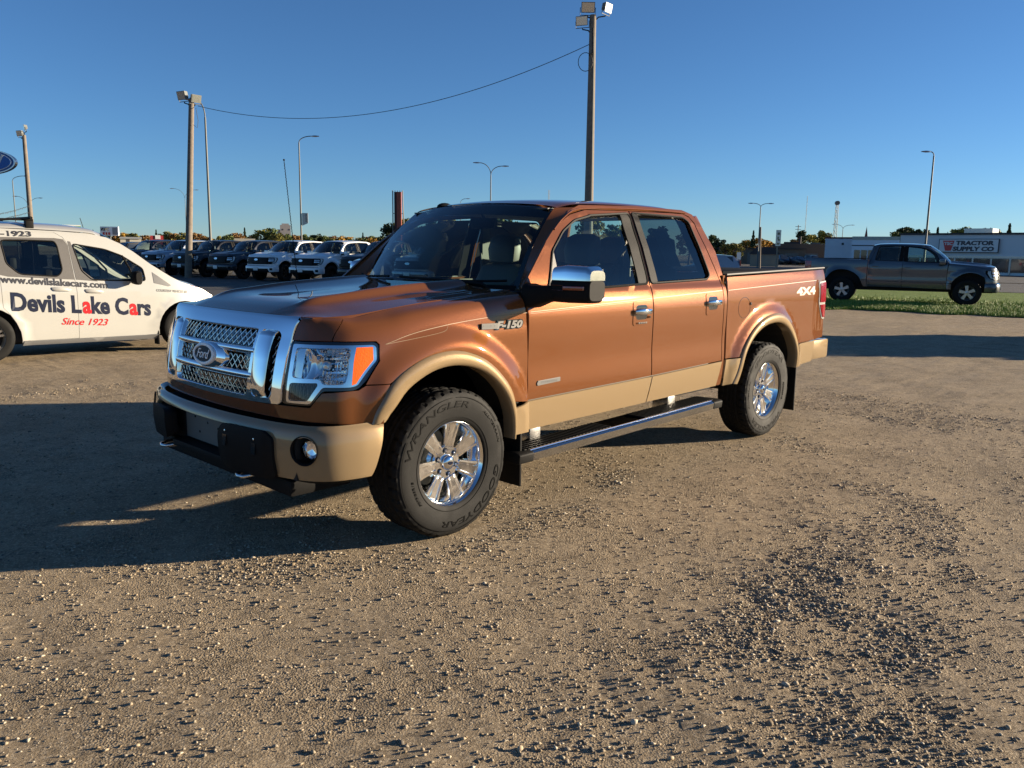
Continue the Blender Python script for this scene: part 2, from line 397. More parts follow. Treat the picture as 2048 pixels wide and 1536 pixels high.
# ------------------------------------------------------------------ ground
def vnoise(x, y, seed=0):
    xi, yi = np.floor(x).astype(np.int64), np.floor(y).astype(np.int64); fx, fy = x-xi, y-yi; fx = fx*fx*(3-2*fx); fy = fy*fy*(3-2*fy)
    def h(a, b):
        n = (a*374761393+b*668265263+seed*1442695041) & 0x7fffffff; n = ((n ^ (n >> 13))*1274126177) & 0x7fffffff; return ((n ^ (n >> 16)) & 0xffff)/65535.
    return (h(xi, yi)*(1-fx)+h(xi+1, yi)*fx)*(1-fy)+(h(xi, yi+1)*(1-fx)+h(xi+1, yi+1)*fx)*fy
def coarse(x, y):
    """where the loose stones gather, 0..1"""
    rad, ang = np.hypot(x+.4, y+.6), np.arctan2(y+.6, x+.4)      # ruts left by turning wheels gather the stones in arcs
    a = vnoise(rad*2.1+7, ang*1.3, 3)*.50+vnoise(x*3.4, y*3.4, 4)*.28+vnoise(x*.8, y*.8, 2)*.22; return sm(.44, .80, a)
def gheight(x, y, fine=True):
    h = (vnoise(x*.35, y*.35, 1)-.5)*.05
    if fine: h = h+(vnoise(x*2.2, y*2.2, 5)-.5)*.016+(vnoise(x*7, y*7, 6)-.5)*.010*(.4+coarse(x, y))+(vnoise(x*21, y*21, 8)-.5)*.007*(.3+coarse(x, y))+(vnoise(x*55, y*55, 9)-.5)*.004
    near = np.exp(-(((x+1.8)/3.6)**4+((y)/1.6)**4)); h = h*(1-.85*near)-.012
    return h
def axis_pts(c, fine, r, grow, far):
    a = [0.]; s = fine
    while a[-1] < far:
        a.append(a[-1]+s)
        if a[-1] > r: s *= grow
    a = np.array(a); return np.concatenate([-a[:0:-1], a])+c
gx_, gy_ = axis_pts(1.2, .022, 3.6, 1.030, 3500), axis_pts(1.2, .022, 3.6, 1.030, 3500)
GX, GY = np.meshgrid(gx_, gy_, indexing='ij'); GX, GY = GX.ravel(), GY.ravel(); fade = 1/(1+(np.hypot(GX-1.2, GY-1.2)/25)**3)
GZ = gheight(GX, GY)*np.where(np.hypot(GX, GY) < 40, 1, 0); far_ = np.hypot(GX-1.2, GY-1.2); GZ = np.where(far_ > 40, -.012, GZ)
nx_, ny_ = len(gx_), len(gy_); I = np.arange(nx_*ny_).reshape(nx_, ny_); Q = np.stack([I[:-1, :-1], I[1:, :-1], I[1:, 1:], I[:-1, 1:]], -1).reshape(-1, 4)
me = bpy.data.meshes.new('gravel_lot'); me.vertices.add(len(GX)); me.vertices.foreach_set('co', np.stack([GX, GY, GZ], 1).ravel().astype(np.float32)); me.loops.add(len(Q)*4); me.loops.foreach_set('vertex_index', Q.ravel().astype(np.int32)); me.polygons.add(len(Q)); me.polygons.foreach_set('loop_start', (np.arange(len(Q))*4).astype(np.int32)); me.polygons.foreach_set('use_smooth', np.ones(len(Q), bool)); me.update()
def ground_mat(name, cols, bump=.5):
    m = bpy.data.materials.new(name); m.use_nodes = True; n = m.node_tree; b = n.nodes['Principled BSDF']; b.inputs['Roughness'].default_value = .92; b.inputs['Specular IOR Level'].default_value = .2
    tc = n.nodes.new('ShaderNodeTexCoord')
    def noise(sc_, det=6, ro=.6):
        t = n.nodes.new('ShaderNodeTexNoise'); t.inputs['Scale'].default_value = sc_; t.inputs['Detail'].default_value = det; t.inputs['Roughness'].default_value = ro; n.links.new(tc.outputs['Object'], t.inputs['Vector']); return t
    def mix(f, a, b_):
        x = n.nodes.new('ShaderNodeMix'); x.data_type = 'RGBA'
        if isinstance(f, float): x.inputs[0].default_value = f
        else: n.links.new(f, x.inputs[0])
        for i, q in ((6, a), (7, b_)):
            if isinstance(q, tuple): x.inputs[i].default_value = (*q, 1)
            else: n.links.new(q, x.inputs[i])
        return x.outputs[2]
    def ramp(t, a, b_):
        r = n.nodes.new('ShaderNodeMapRange'); r.inputs[1].default_value = a; r.inputs[2].default_value = b_; n.links.new(t, r.inputs[0]); return r.outputs[0]
    v = n.nodes.new('ShaderNodeTexVoronoi'); v.inputs['Scale'].default_value = 120; n.links.new(tc.outputs['Object'], v.inputs['Vector'])
    v2 = n.nodes.new('ShaderNodeTexVoronoi'); v2.inputs['Scale'].default_value = 40; n.links.new(tc.outputs['Object'], v2.inputs['Vector'])
    c = mix(ramp(noise(.55).outputs['Fac'], .35, .65), cols[0], cols[1]); c = mix(ramp(noise(6, 8).outputs['Fac'], .45, .75), c, cols[2])
    sep = n.nodes.new('ShaderNodeSeparateColor'); n.links.new(v.outputs['Color'], sep.inputs[0]); c = mix(ramp(sep.outputs[0], .55, 1.0), c, cols[3])
    sep2 = n.nodes.new('ShaderNodeSeparateColor'); n.links.new(v2.outputs['Color'], sep2.inputs[0]); c = mix(ramp(sep2.outputs[1], .8, 1.3), c, cols[4])
    n.links.new(c, b.inputs['Base Color'])
    bn = n.nodes.new('ShaderNodeBump'); bn.inputs['Strength'].default_value = bump; bn.inputs['Distance'].default_value = .012
    ad = n.nodes.new('ShaderNodeMath'); ad.operation = 'MULTIPLY_ADD'; n.links.new(v.outputs['Distance'], ad.inputs[0]); n.links.new(ramp(noise(2.3, 5).outputs['Fac'], .38, .62), ad.inputs[1]); n.links.new(noise(22, 14, .82).outputs['Fac'], ad.inputs[2]); n.links.new(ad.outputs[0], bn.inputs['Height']); n.links.new(bn.outputs[0], b.inputs['Normal'])
    return m
M['gravel'] = ground_mat('gravel', [(.335, .258, .165), (.26, .198, .124), (.175, .134, .086), (.46, .37, .25), (.105, .083, .057)], 1.0)
me.materials.append(M['gravel']); go = bpy.data.objects.new('gravel_lot', me); COL.objects.link(go); go['kind'] = 'structure'
# loose stones: real little rocks in one mesh
def stones(name, n, x0, x1, y0, y1, smin, smax, mat_, thr=.0, seed=1, lo=False):
    r = np.random.default_rng(seed); x = r.uniform(x0, x1, n*9); y = r.uniform(y0, y1, n*9); p = coarse(x, y); k = r.uniform(0, 1, n*9) < (thr+(1-thr)*p**1.6)
    dd = np.hypot(x-CAM.x, y-CAM.y); k &= (r.uniform(0, 1, n*9) < np.clip(3.4/dd, .0, 1)**1.6) & (dd > 1.0)
    fwd = (x-CAM.x)*fw.x+(y-CAM.y)*fw.y; lat = abs((x-CAM.x)*fw.y-(y-CAM.y)*fw.x); k &= (fwd > .5) & (lat < fwd*.75+1.2)
    wh = np.zeros(len(x), bool)
    for wx in (0, -3.67):
        for wy in (.86, -.86): wh |= (abs(x-wx) < .22) & (abs(y-wy) < .17)
    k &= ~wh; x, y = x[k][:n], y[k][:n]; n = len(x); z = gheight(x, y)
    s = smin+(smax-smin)*r.uniform(0, 1, n)**4.2
    t = (1+5**.5)/2; ico = np.array([(-1,t,0),(1,t,0),(-1,-t,0),(1,-t,0),(0,-1,t),(0,1,t),(0,-1,-t),(0,1,-t),(t,0,-1),(t,0,1),(-t,0,-1),(-t,0,1)], float)/1.9
    fc = np.array([(0,11,5),(0,5,1),(0,1,7),(0,7,10),(0,10,11),(1,5,9),(5,11,4),(11,10,2),(10,7,6),(7,1,8),(3,9,4),(3,4,2),(3,2,6),(3,6,8),(3,8,9),(4,9,5),(2,4,11),(6,2,10),(8,6,7),(9,8,1)])
    if lo: ico = np.array([(1,.3,0),(-1,-.2,.1),(.2,1,0),(-.1,-1,.1),(.1,.1,1),(0,0,-.6)], float); fc = np.array([(0,2,4),(2,1,4),(1,3,4),(3,0,4),(2,0,5),(1,2,5),(3,1,5),(0,3,5)])
    nv = len(ico); V = ico[None]*(1+r.uniform(-.32, .32, (n, nv, 1)))*np.stack([r.uniform(.7, 1.3, n), r.uniform(.6, 1.1, n), r.uniform(.45, .8, n)], 1)[:, None]
    a = r.uniform(0, 6.283, n); ca, sa = np.cos(a)[:, None], np.sin(a)[:, None]; X = V[..., 0]*ca-V[..., 1]*sa; Y = V[..., 0]*sa+V[..., 1]*ca
    V = np.stack([X, Y, V[..., 2]], -1)*s[:, None, None]+np.stack([x, y, z+s*.18], 1)[:, None]
    Fa = (fc[None]+np.arange(n)[:, None, None]*nv).reshape(-1, 3); me = bpy.data.meshes.new(name); me.vertices.add(n*nv); me.vertices.foreach_set('co', V.ravel().astype(np.float32)); me.loops.add(len(Fa)*3); me.loops.foreach_set('vertex_index', Fa.ravel().astype(np.int32)); me.polygons.add(len(Fa)); me.polygons.foreach_set('loop_start', (np.arange(len(Fa))*3).astype(np.int32))
    me.polygons.foreach_set('material_index', np.repeat(r.integers(0, len(mat_), n), len(fc)).astype(np.int32))
    for q in mat_: me.materials.append(q)
    me.update(); o = bpy.data.objects.new(name, me); COL.objects.link(o); return tag(o, 'loose crushed stones scattered over the gravel', 'gravel', kind='stuff')
SM = [mat('stone_'+q, c, .85, noise=.2, nscale=30) for q, c in (('tan', (.36, .285, .19)), ('pale', (.44, .38, .285)), ('grey', (.25, .21, .155)), ('brown', (.22, .165, .10)), ('sand', (.29, .24, .165)), ('dark', (.13, .11, .085)))]
stones('loose_gravel', 200000, -7, 4.2, -5.5, 4.2, .0021, .0108, SM, .10, 1, True)
stones('loose_gravel', 9000, -7, 4.5, -6, 4.5, .005, .015, SM, .02, 2)
# ------------------------------------------------------------------ pickup
F_OUT = [(.535,.70),(.50,.79),(.40,.92),(.22,1.01),(.03,1.035),(-.14,1.0),(-.28,.92),(-.41,.79),(-.465,.66),(-.475,.56),(-.465,.48)]
F_IN = [(.455,.705),(.42,.76),(.33,.86),(.18,.935),(.03,.955),(-.12,.93),(-.25,.865),(-.36,.76),(-.42,.65),(-.44,.56),(-.445,.48)]
R_OUT = [(-3.02,.53),(-3.07,.62),(-3.13,.77),(-3.22,.88),(-3.34,.97),(-3.50,1.04),(-3.67,1.07),(-3.84,1.06),(-3.99,1.0),(-4.11,.89),(-4.18,.76),(-4.20,.66),(-4.20,.56)]
R_IN = [(-3.10,.52),(-3.13,.60),(-3.18,.74),(-3.25,.83),(-3.36,.91),(-3.51,.97),(-3.67,.99),(-3.82,.98),(-3.95,.93),(-4.05,.84),(-4.11,.74),(-4.135,.65),(-4.14,.56)]
_gu, _gv = np.meshgrid(np.linspace(3, 10, 420), np.linspace(0, 5, 300), indexing='ij'); _gx = nose(_gu.ravel(), _gv.ravel())
def nuv(x, z):
    i = ((_gx[:, 0]-x)**2+(_gx[:, 2]-z)**2).argmin(); return (_gu.ravel()[i], _gv.ravel()[i])
def ynose(x, z):
    u, v = nuv(x, z); return float(nose(u, v)[0, 1])
def smooth_line(P, n=4):
    P = np.array(P, float); t = np.linspace(0, len(P)-1, (len(P)-1)*n+1); return [tuple(q) for q in cr(P, t)]
LAMP = [(2.72,2.79),(4.83,2.81),(6.64,2.75),(6.75,2.62),(6.82,2.06),(6.5,1.58),(6.31,1.43),(6.15,1.39),(4.78,1.39),(4.23,1.08),(2.72,1.08),(2.70,1.89)]
def strip(name, rows, m, parent, ref=(-2, 0, .85), mirror=False):
    """quad strip through rows of equal length"""
    A = np.array(rows, float)*((1, -1, 1) if mirror else (1, 1, 1)); r, n, _ = A.shape; F = []
    for i in range(r-1):
        for k in range(n-1):
            q = [i*n+k, i*n+k+1, (i+1)*n+k+1, (i+1)*n+k]; F.append(q[::-1] if mirror else q)
    return raw(name, A.reshape(-1, 3), F, m, parent, smooth=True)
def flare(root, po, pi, yfn, m, mir, d=.018):
    po, pi = smooth_line(po, 4), smooth_line(pi, 4); rows = []
    for f, o in ((0, -.004), (.02, .008), (.3, d), (.72, d+.004), (.97, d-.004), (1, 0), (1.0, -.07)):
        row = []
        for a, b in zip(po, pi):
            x, z = a[0]*(1-f)+b[0]*f, a[1]*(1-f)+b[1]*f; row.append((x, yfn(a[0], a[1])+o, z))
        rows.append(row)
    o = strip('wheel_arch_trim', rows, m, root, mirror=mir)
    if not mir:
        o.data.flip_normals()
    return o
def ruled(A, B):
    A, B = np.array(A, float), np.array(B, float)
    def f(u, v):
        u = np.atleast_1d(np.asarray(u, float)); v = np.atleast_1d(np.asarray(v, float)); return cr(A, u)*(1-v)[:, None]+cr(B, u)*v[:, None]
    return f
D1_TOP = [(-.585,1.335),(-.70,1.44),(-.90,1.62),(-1.06,1.735),(-1.20,1.80),(-1.38,1.838),(-1.87,1.852)]
D2_TOP = [(-1.885,1.852),(-2.40,1.862),(-2.58,1.862),(-2.66,1.84),(-2.70,1.79),(-2.76,1.62),(-2.865,1.34)]
G1 = [(-.82,1.345),(-.93,1.57),(-1.08,1.69),(-1.23,1.765),(-1.39,1.798),(-1.735,1.815),(-1.755,1.352),(-1.4,1.345)]
G2 = [(-1.985,1.815),(-2.55,1.825),(-2.61,1.79),(-2.705,1.41),(-2.67,1.385),(-2.0,1.37)]
def wheel_well(root, xc, mir):
    s = -1 if mir else 1; bm = bmesh.new(); n = 20; a = []
    for y in (.66, .93):
        a.append([bm.verts.new((xc+.545*math.cos(R(2+176*k/n)), s*y, .47+.53*math.sin(R(2+176*k/n)))) for k in range(n+1)])
    for k in range(n): bm.faces.new((a[0][k], a[0][k+1], a[1][k+1], a[1][k]))
    bm.faces.new(a[0]); out(bm, 'wheel_arch_liner', M['under'], root, smooth=False)
def pickup_shell(root, body, lower, k=1., far=False):
    """body panels shared by the hero truck and the fleet trucks; k = coarseness"""
    P = lambda *a, **q: patch(*a, du=q.pop('du', .1)*k, dv=q.pop('dv', .06)*k, **q)
    NP = lambda *a, **q: patch(*a, du=.16*k, dv=.14*k, **q)
    for mir in (False, True):
        s = -1 if mir else 1
        arch = [nuv(x, z) for x, z in smooth_line(F_OUT, 3)][::-1]
        gap = [nuv(x, z) for x, z in [(-.565,1.29),(-.585,1.19),(-.597,.95),(-.597,.8)]]
        a2 = [p for p in arch if p[1] > .84 or p[0] > 8.2]; cutl = nuv(-.597, .683); cutb = [p for p in arch if p[1] > .70 and p[0] > 8.5 or p[1] > 1.50]
        upper = [(9.87, 5.0), (9.86, 4.0)]+gap+[cutl]+cutb+[(7.05, 1.50), (6.5, 1.50)]+[(6.85, 2.06), (6.78, 2.64), (6.66, 2.79), (4.86, 2.85), (4.90, 3.14), (5.05, 4.0), (5.3, 5.0)]
        NP('front_wing', nose, upper, body, root, mirror=mir)
        lo = [nuv(-.597, .676)]+[nuv(-.585, .50)]+[p for p in arch if p[0] > 8.5 and p[1] <= .70]
        NP('wing_lower_trim', nose, lo, lower, root, mirror=mir, off=.006, thick=.02)
        NP('hood_corner', nose, [(2.78, 2.85), (4.80, 2.85), (4.85, 3.14), (5.0, 4.0), (5.25, 5.0), (2.95, 5.0), (2.82, 4.2)], body, root, mirror=mir)
        flare(root, F_OUT, F_IN, ynose, lower, mir)
        flare(root, R_OUT, R_IN, lambda x, z: float(bedside(x, z)[0, 1]), lower, mir)
        # doors
        hole1 = G1[:5]+[(-1.40, 1.803), (-1.862, 1.838), (-1.876, 1.352), (-1.4, 1.338), (-.80, 1.338)]
        d1 = P('front_door', cabside, D1_TOP+[(-1.888,1.35),(-1.893,1.03),(-1.90,.705),(-.607,.685),(-.612,.8),(-.608,1.19)], body, root, holes=[hole1], mirror=mir, inner=not far)
        P('door_lower_trim', cabside, [(-1.90,.695),(-1.86,.515),(-.60,.50),(-.607,.675)], lower, d1, mirror=mir, off=.008, thick=.02, dv=.04)
        P('window', cabside, G1, M['glass'], d1, mirror=mir, off=-.012, thick=0)
        P('pillar_cover', cabside, [(-1.750,1.832),(-1.862,1.838),(-1.878,1.350),(-1.765,1.345)], M['black'], d1, mirror=mir, off=.002, thick=.01)
        ring = smooth_line(G1[:6], 3)+G1[6:]
        hole2 = [(-1.895,1.842),(-2.56,1.838),(-2.625,1.80),(-2.722,1.40),(-2.675,1.372),(-1.91,1.354)]
        d2 = P('rear_door', cabside, D2_TOP+[(-2.878,.73),(-1.912,.705),(-1.905,1.03),(-1.90,1.35)], body, root, holes=[hole2], mirror=mir, inner=not far)
        P('door_lower_trim', cabside, [(-2.878,.72),(-2.83,.53),(-1.872,.517),(-1.912,.695)], lower, d2, mirror=mir, off=.008, thick=.02, dv=.04)
        P('window', cabside, rnd(G2, .03), M['tint'], d2, mirror=mir, off=-.012, thick=0)
        P('pillar_cover', cabside, [(-1.890,1.840),(-1.965,1.832),(-2.0,1.365),(-1.90,1.352)], M['black'], d2, mirror=mir, off=.002, thick=.01)
        # window seals
        for dr, lp in ((d1, hole1), (d2, hole2)):
            pts = [tuple(cabside(x, z)[0]*(1, s, 1)) for x, z in resamp(rnd(lp, .03, 3), .08)]; pts.append(pts[0])
            tube('window_seal', pts, .009, M['black'], dr, n=6)
        frame = [(-.60,1.348),(-.80,1.51),(-.95,1.645),(-1.08,1.75),(-1.20,1.825),(-1.33,1.868),(-2.0,1.895),(-2.60,1.895),(-2.72,1.865),(-2.79,1.80),(-2.90,1.58),(-2.925,1.40),(-2.915,.53),(-2.838,.53),(-2.888,.73),(-2.875,1.34),(-2.77,1.63),(-2.71,1.80),(-2.665,1.85),(-2.58,1.872),(-2.3,1.872),(-1.38,1.848),(-1.20,1.81),(-1.06,1.745),(-.90,1.63),(-.70,1.45),(-.60,1.36)]
        P('cab_side_frame', cabside, frame, body, root, mirror=mir)
        e = ws(np.linspace(0, 4, 6), np.full(6, 8.))
        xz = np.array([(-.60,1.345),(-.72,1.445),(-.87,1.58),(-1.0,1.69),(-1.13,1.785),(-1.27,1.85)]); ff = cabside(xz[:, 0], xz[:, 1])
        f = ruled(e, ff); patch('roof_pillar', f, [(0, 0), (5, 0), (5, 1), (0, 1)], body, root, du=.5, dv=.34, thick=0, mirror=mir)
        # bed side
        arch = smooth_line(R_OUT, 2); xs = [p for p in arch if p[1] > .765]; zr = lambda x: 1.385+(-2.94-x)*.026
        top = [(x, zr(x)) for x in np.linspace(-2.94, -4.86, 9)]
        lampcut = [(-4.868, 1.335), (-4.67, 1.325), (-4.675, 1.12), (-4.80, .965), (-4.868, .96)]
        bs = top+lampcut+[(-4.868, .79)]+[(-4.205, .768)]+[p for p in arch[::-1] if p[1] > .765]+[(-3.13, .742), (-2.945, .738)]
        b = P('bed_side', bedside, bs, body, root, mirror=mir)
        P('bed_lower_trim', bedside, [(-2.945,.728),(-3.13,.732)]+[p for p in arch if p[0] > -3.3 and p[1] < .74][::-1]+[(-2.93,.52)], lower, b, mirror=mir, off=.008, dv=.04)
        P('bed_lower_trim', bedside, [(-4.205,.76),(-4.60,.775),(-4.58,.58),(-4.21,.56)], lower, b, mirror=mir, off=.008, dv=.04)
        wheel_well(root, 0, mir); wheel_well(root, -3.67, mir)
    NP('front_fascia', nose, [(-7.05,1.48),(-6.5,1.47),(-6.31,1.38),(-4.78,1.34),(-4.23,1.04),(-2.72,1.04),(0,1.02),(2.72,1.04),(4.23,1.04),(4.78,1.34),(6.31,1.38),(6.5,1.47),(7.05,1.48),(6.98,1.1),(6.91,.70),(4.69,.77),(1.39,.80),(-1.39,.80),(-4.69,.77),(-6.91,.70),(-6.98,1.1)], body, root)
    h = patch('hood', hood, [(.03,.07),(5.97,.07),(5.97,11.93),(.03,11.93)], body, root, du=.12*k, dv=.2*k, thick=.02)
    patch('roof', roof, [(0,0),(6,0),(6,10),(0,10)], body, root, du=.15*k, dv=.2*k, thick=0)
    w = patch('windscreen', ws, rnd([(0.0,.02),(3.98,.02),(3.98,7.98),(0.0,7.98)], .1), M['wsglass'], root, du=.4*k, dv=.4*k, thick=0)
    bandp = [(3.35,.05),(3.97,.05),(3.97,7.95),(3.35,7.95)]
    patch('sun_band', ws, bandp, M['gloss'], w, du=.4, dv=.4, thick=0, off=-.006)
    for mir in (False, True): patch('screen_edge', ws, [(0.05,7.55),(3.6,7.62),(3.6,7.95),(.05,7.95)], M['gloss'], w, du=.4, dv=.4, thick=0, off=-.006, mirror=mir)
    patch('cowl_panel', ws, [(-.30,.3),(.12,.2),(.12,7.8),(-.30,7.7)], M['black'], root, du=.2, dv=.4, thick=.0, off=.006)
    # back of the cab, bed, tailgate
    bz = [1.38, 1.5, 1.65, 1.8, 1.86]; A = [(-2.925+max(0, z-1.4)*.28, float(prof(z))*.985, z) for z in bz]
    bk = ruled(A, [(x, -y, z) for x, y, z in A])
    c = patch('cab_back', bk, [(0,0),(4,0),(4,1),(0,1)], body, root, du=.4, dv=.1, thick=.03, holes=[rnd([(.35,.1),(3.6,.13),(3.6,.87),(.35,.9)], .1)])
    patch('rear_window', bk, rnd([(.3,.09),(3.65,.12),(3.65,.88),(.3,.91)], .1), M['glass'], c, du=.4, dv=.1, thick=0, off=-.01)
    box('cab_back_lower', -2.93, -2.90, -.93, .93, .52, 1.40, body, root)
    tg = box('tailgate', -4.89, -4.83, -.80, .80, .80, 1.42, body, root, bevel=.015)
    box('tonneau_cover', -4.86, -2.95, -.90, .90, 1.405, 1.432, M['vinyl'], root, bevel=.008)
    rb = bmesh.new(); bbox(rb, -4.98, -4.60, -.955, .955, .58, .77); rbo = out(rb, 'rear_bumper', lower, root, smooth=True, bevel=.03)
    box('underbody', -4.7, .72, -.60, .60, .40, .62, M['under'], root); box('engine_bay', -.55, .60, -.66, .66, .6, 1.15, M['under'], root)
    box('bed_box', -4.82, -2.96, -.66, .66, .6, 1.39, M['under'], root); box('floor_pan', -2.9, -.5, -.90, .90, .50, .56, M['under'], root)
    box('firewall', -.62, -.56, -.88, .88, .5, 1.30, M['under'], root)
    return h
def tyre_mesh(root, n=200, r0=.412, w=.138, detail=True):
    """tyre about the y axis, outer face at +y; tread blocks are real relief"""
    pr = [(.235, .118), (.243, .126), (.262, .130), (.29, .134), (.325, .1375), (.352, .1375), (.376, .133), (.392, .126), (.402, .118), (.4075, .108)]
    tr_ = np.linspace(.098, -.098, 23 if detail else 7); P = pr+[(r0, y) for y in tr_]+[(r, -y) for r, y in pr[::-1]]
    V = []; n0 = len(pr); nt_ = len(tr_)
    for j, (r, y) in enumerate(P):
        for k in range(n):
            a = 2*math.pi*k/n; rr = r
            if detail:
                if n0-2 <= j < n0+nt_+2:
                    yy = abs(y)
                    if j >= n0 and j < n0+nt_ and min(abs(yy-.018), abs(yy-.058)) < .0065: rr -= .009
                    seg = (k + (3 if y > 0 else 0) + int(yy*30)) % 5
                    if yy > .066 and seg in (0,): rr -= .011
                    elif yy <= .055 and (k+int(y*60)) % 5 == 0: rr -= .006
                elif j == 7: rr += .004 if (k//5) % 2 else 0
            V.append((rr*math.cos(a), y, rr*math.sin(a)))
    F = [(j*n+k, (j+1)*n+k, (j+1)*n+(k+1) % n, j*n+(k+1) % n) for j in range(len(P)-1) for k in range(n)]
    o = raw('tyre', V, F, M['rubber'], root, smooth=True)
    o.data.set_sharp_from_angle(angle=R(35)); o.data.flip_normals() if False else None
    return o
def side_text(s, ang0, ang1, r, h, parent, y=.1375, m=None, thick=.0022):
    """raised lettering bent along the sidewall, ang in degrees, clockwise seen from outside"""
    w = R(abs(ang1-ang0))*r; sg = 1 if ang1 > ang0 else -1
    def fn(a, b, d):
        t = R(ang0)+sg*a/(r); rr = r-h/2+b
        return np.stack([rr*np.cos(t), np.full(len(t), y)+d, rr*np.sin(t)], 1)
    return text('sidewall_lettering', s, fn, m or M['letter'], parent, w, h, bold=.005, shear=.2, thick=thick)
def hero_rim(root, yf=.098):
    """polished seven spoke rim, face at y=yf"""
    rim = lathe('rim', [(.150,-.10),(.212,-.10),(.218,-.02),(.214,.05),(.218,.085),(.226,.108),(.2345,.118),(.2415,.116),(.2425,.108),(.236,.10)], M['alloy'], root, n=64, axis='y')
    box_ = bmesh.new(); blathe(box_, [(.0, -.06), (.212, -.06)], 48, 'y'); out(box_, 'brake_backing', M['under'], rim); lathe('rim_dish', [(.2175,.085),(.200,.050),(.182,.012),(.178,-.01)], M['alloy'], rim, n=56, axis='y'); lathe('rim_dish', [(.098,.045),(.115,.030),(.118,.0)], M['alloy'], rim, n=40, axis='y')
    lathe('brake_disc', [(.06,-.03),(.06,-.005),(.165,-.005),(.165,-.03)], M['galv'], rim, n=40, axis='y')
    for k in range(7):
        a = R(90+360*k/7+8); rad, tan = Vector((math.cos(a), 0, math.sin(a))), Vector((-math.sin(a), 0, math.cos(a))); rows = []
        for r, w, y in ((.075,.030,.060),(.088,.034,.076),(.115,.037,.080),(.16,.043,.083),(.195,.049,.087),(.214,.053,.090),(.221,.053,.084)):
            row = []
            for f, dy in ((-1.02,-.05),(-1,-.008),(-.93,0),(-.66,.001),(-.58,-.006),(-.42,-.006),(-.36,-.001),(.36,-.001),(.42,-.006),(.58,-.006),(.66,.001),(.93,0),(1,-.008),(1.02,-.05)):
                row.append(tuple(rad*r+tan*(w*f)+Vector((0, y+dy-(.0 if abs(f) > .99 else 0), 0))))
            rows.append(row)
        o = strip('spoke', rows, M['alloy'], rim); o.data.set_sharp_from_angle(angle=R(30))
    lathe('hub_plate', [(.098,.02),(.098,.060),(.090,.069),(.05,.071),(.0,.071)], M['alloy'], rim, n=42, axis='y')
    lathe('hub_cap', [(.043,.05),(.043,.082),(.040,.090),(.030,.098),(.015,.101),(.0,.102)], M['chrome'], rim, n=36, axis='y')
    for k in range(6):
        a = R(60*k+20); mt = Matrix.Translation((.0675*math.cos(a), 0, .0675*math.sin(a)))
        lathe('lug_pocket', [(.0165,.0725),(.0150,.0715),(.0,.0715)], M['gloss'], rim, n=14, axis='y', mtx=mt)
        lathe('lug_nut', [(.0095,.07),(.0095,.080),(.006,.085),(.0,.085)], M['chrome'], rim, n=6, axis='y', mtx=mt)
    bm = bmesh.new(); el = [(.017*math.cos(t), .009*math.sin(t)) for t in np.linspace(0, 2*math.pi, 20, endpoint=False)]
    bprism(bm, el, lambda a, b, d: Vector((a, d, b)), .100, .1045); out(bm, 'cap_emblem', M['black_glass'], rim)
    return rim
def hero_wheel(root, x, y, flip, src=None, steer=0.):
    w = bpy.data.objects.new('wheel', None); COL.objects.link(w); w.parent = root; w.location = (x, y, .405); w.rotation_euler = (0, 0, math.pi if flip else 0)
    return w
def nz(u, v, off=0., f=nose):
    u = np.atleast_1d(np.asarray(u, float)); v = np.atleast_1d(np.asarray(v, float)); e = 1e-3
    p = f(u, v); n = np.cross(f(u+e, v)-f(u-e, v), f(u, v+e)-f(u, v-e)); n /= np.linalg.norm(n, axis=1, keepdims=True)
    s = np.sign((n*(p-np.array((-2, 0, .85)))).sum(1)); n *= s[:, None]; return p+n*np.asarray(off).reshape(-1, 1)
def surf_off(f, g):
    """surface f pushed along its normal by g(u, v)"""
    return lambda u, v: nz(u, v, g(np.atleast_1d(np.asarray(u, float)), np.atleast_1d(np.asarray(v, float))), f)
def frame_on(f, u, v, off=0.):
    p = nz(u, v, off, f)[0]; n = nz(u, v, off+1, f)[0]-p; up_ = np.array((0, 0, 1.)); y = up_-n*np.dot(up_, n); y /= np.linalg.norm(y); x = np.cross(y, n)
    return Matrix(((x[0], y[0], n[0], p[0]), (x[1], y[1], n[1], p[1]), (x[2], y[2], n[2], p[2]), (0, 0, 0, 1)))
def ell(a, b, n=40): return [(a*math.cos(t), b*math.sin(t)) for t in np.linspace(0, 2*math.pi, n, endpoint=False)]
def mesh_wires(name, poly, parent, off, m, pitch=.048, r=.0028, su=.29, f=nose):
    """woven diamond wires inside a polygon given in (u*su, z)"""
    bm = bmesh.new(); poly = np.array(poly); lo, hi = poly.min(0), poly.max(0)
    vv = np.linspace(0, 5, 200); zz = nose(np.zeros(200), vv)[:, 2]
    for sg in (1, -1):
        k0 = lo[0]-(hi[1]-lo[1])-pitch; c = k0
        while c < hi[0]+(hi[1]-lo[1])+pitch:
            z = np.linspace(lo[1], hi[1], 24); a = c+sg*(z-lo[1])+(0 if sg > 0 else 0); ins = inside(np.stack([a, z], 1), poly); run = []
            for i in range(25):
                if i < 24 and ins[i]: run.append((a[i], z[i]))
                else:
                    if len(run) > 1:
                        q = np.array(run)[::3] if len(run) > 5 else np.array(run)[[0, -1]]; q = np.vstack([q, run[-1]]) if tuple(q[-1]) != tuple(run[-1]) else q
                        btube(bm, nz(q[:, 0]/su, np.interp(q[:, 1], zz, vv), off+(.002 if sg > 0 else -.001), f), r, 4, cap=False)
                    run = []
            c += pitch*1.02
    return out(bm, name, m, parent, smooth=False)
# ---------------------------------------------------------------- the hero truck
hero = thing('pickup_truck', 'copper brown crew cab pickup with tan lower panels and chrome mesh grille parked on gravel', 'pickup truck')
pickup_shell(hero, M['copper'], M['tan'], .55)
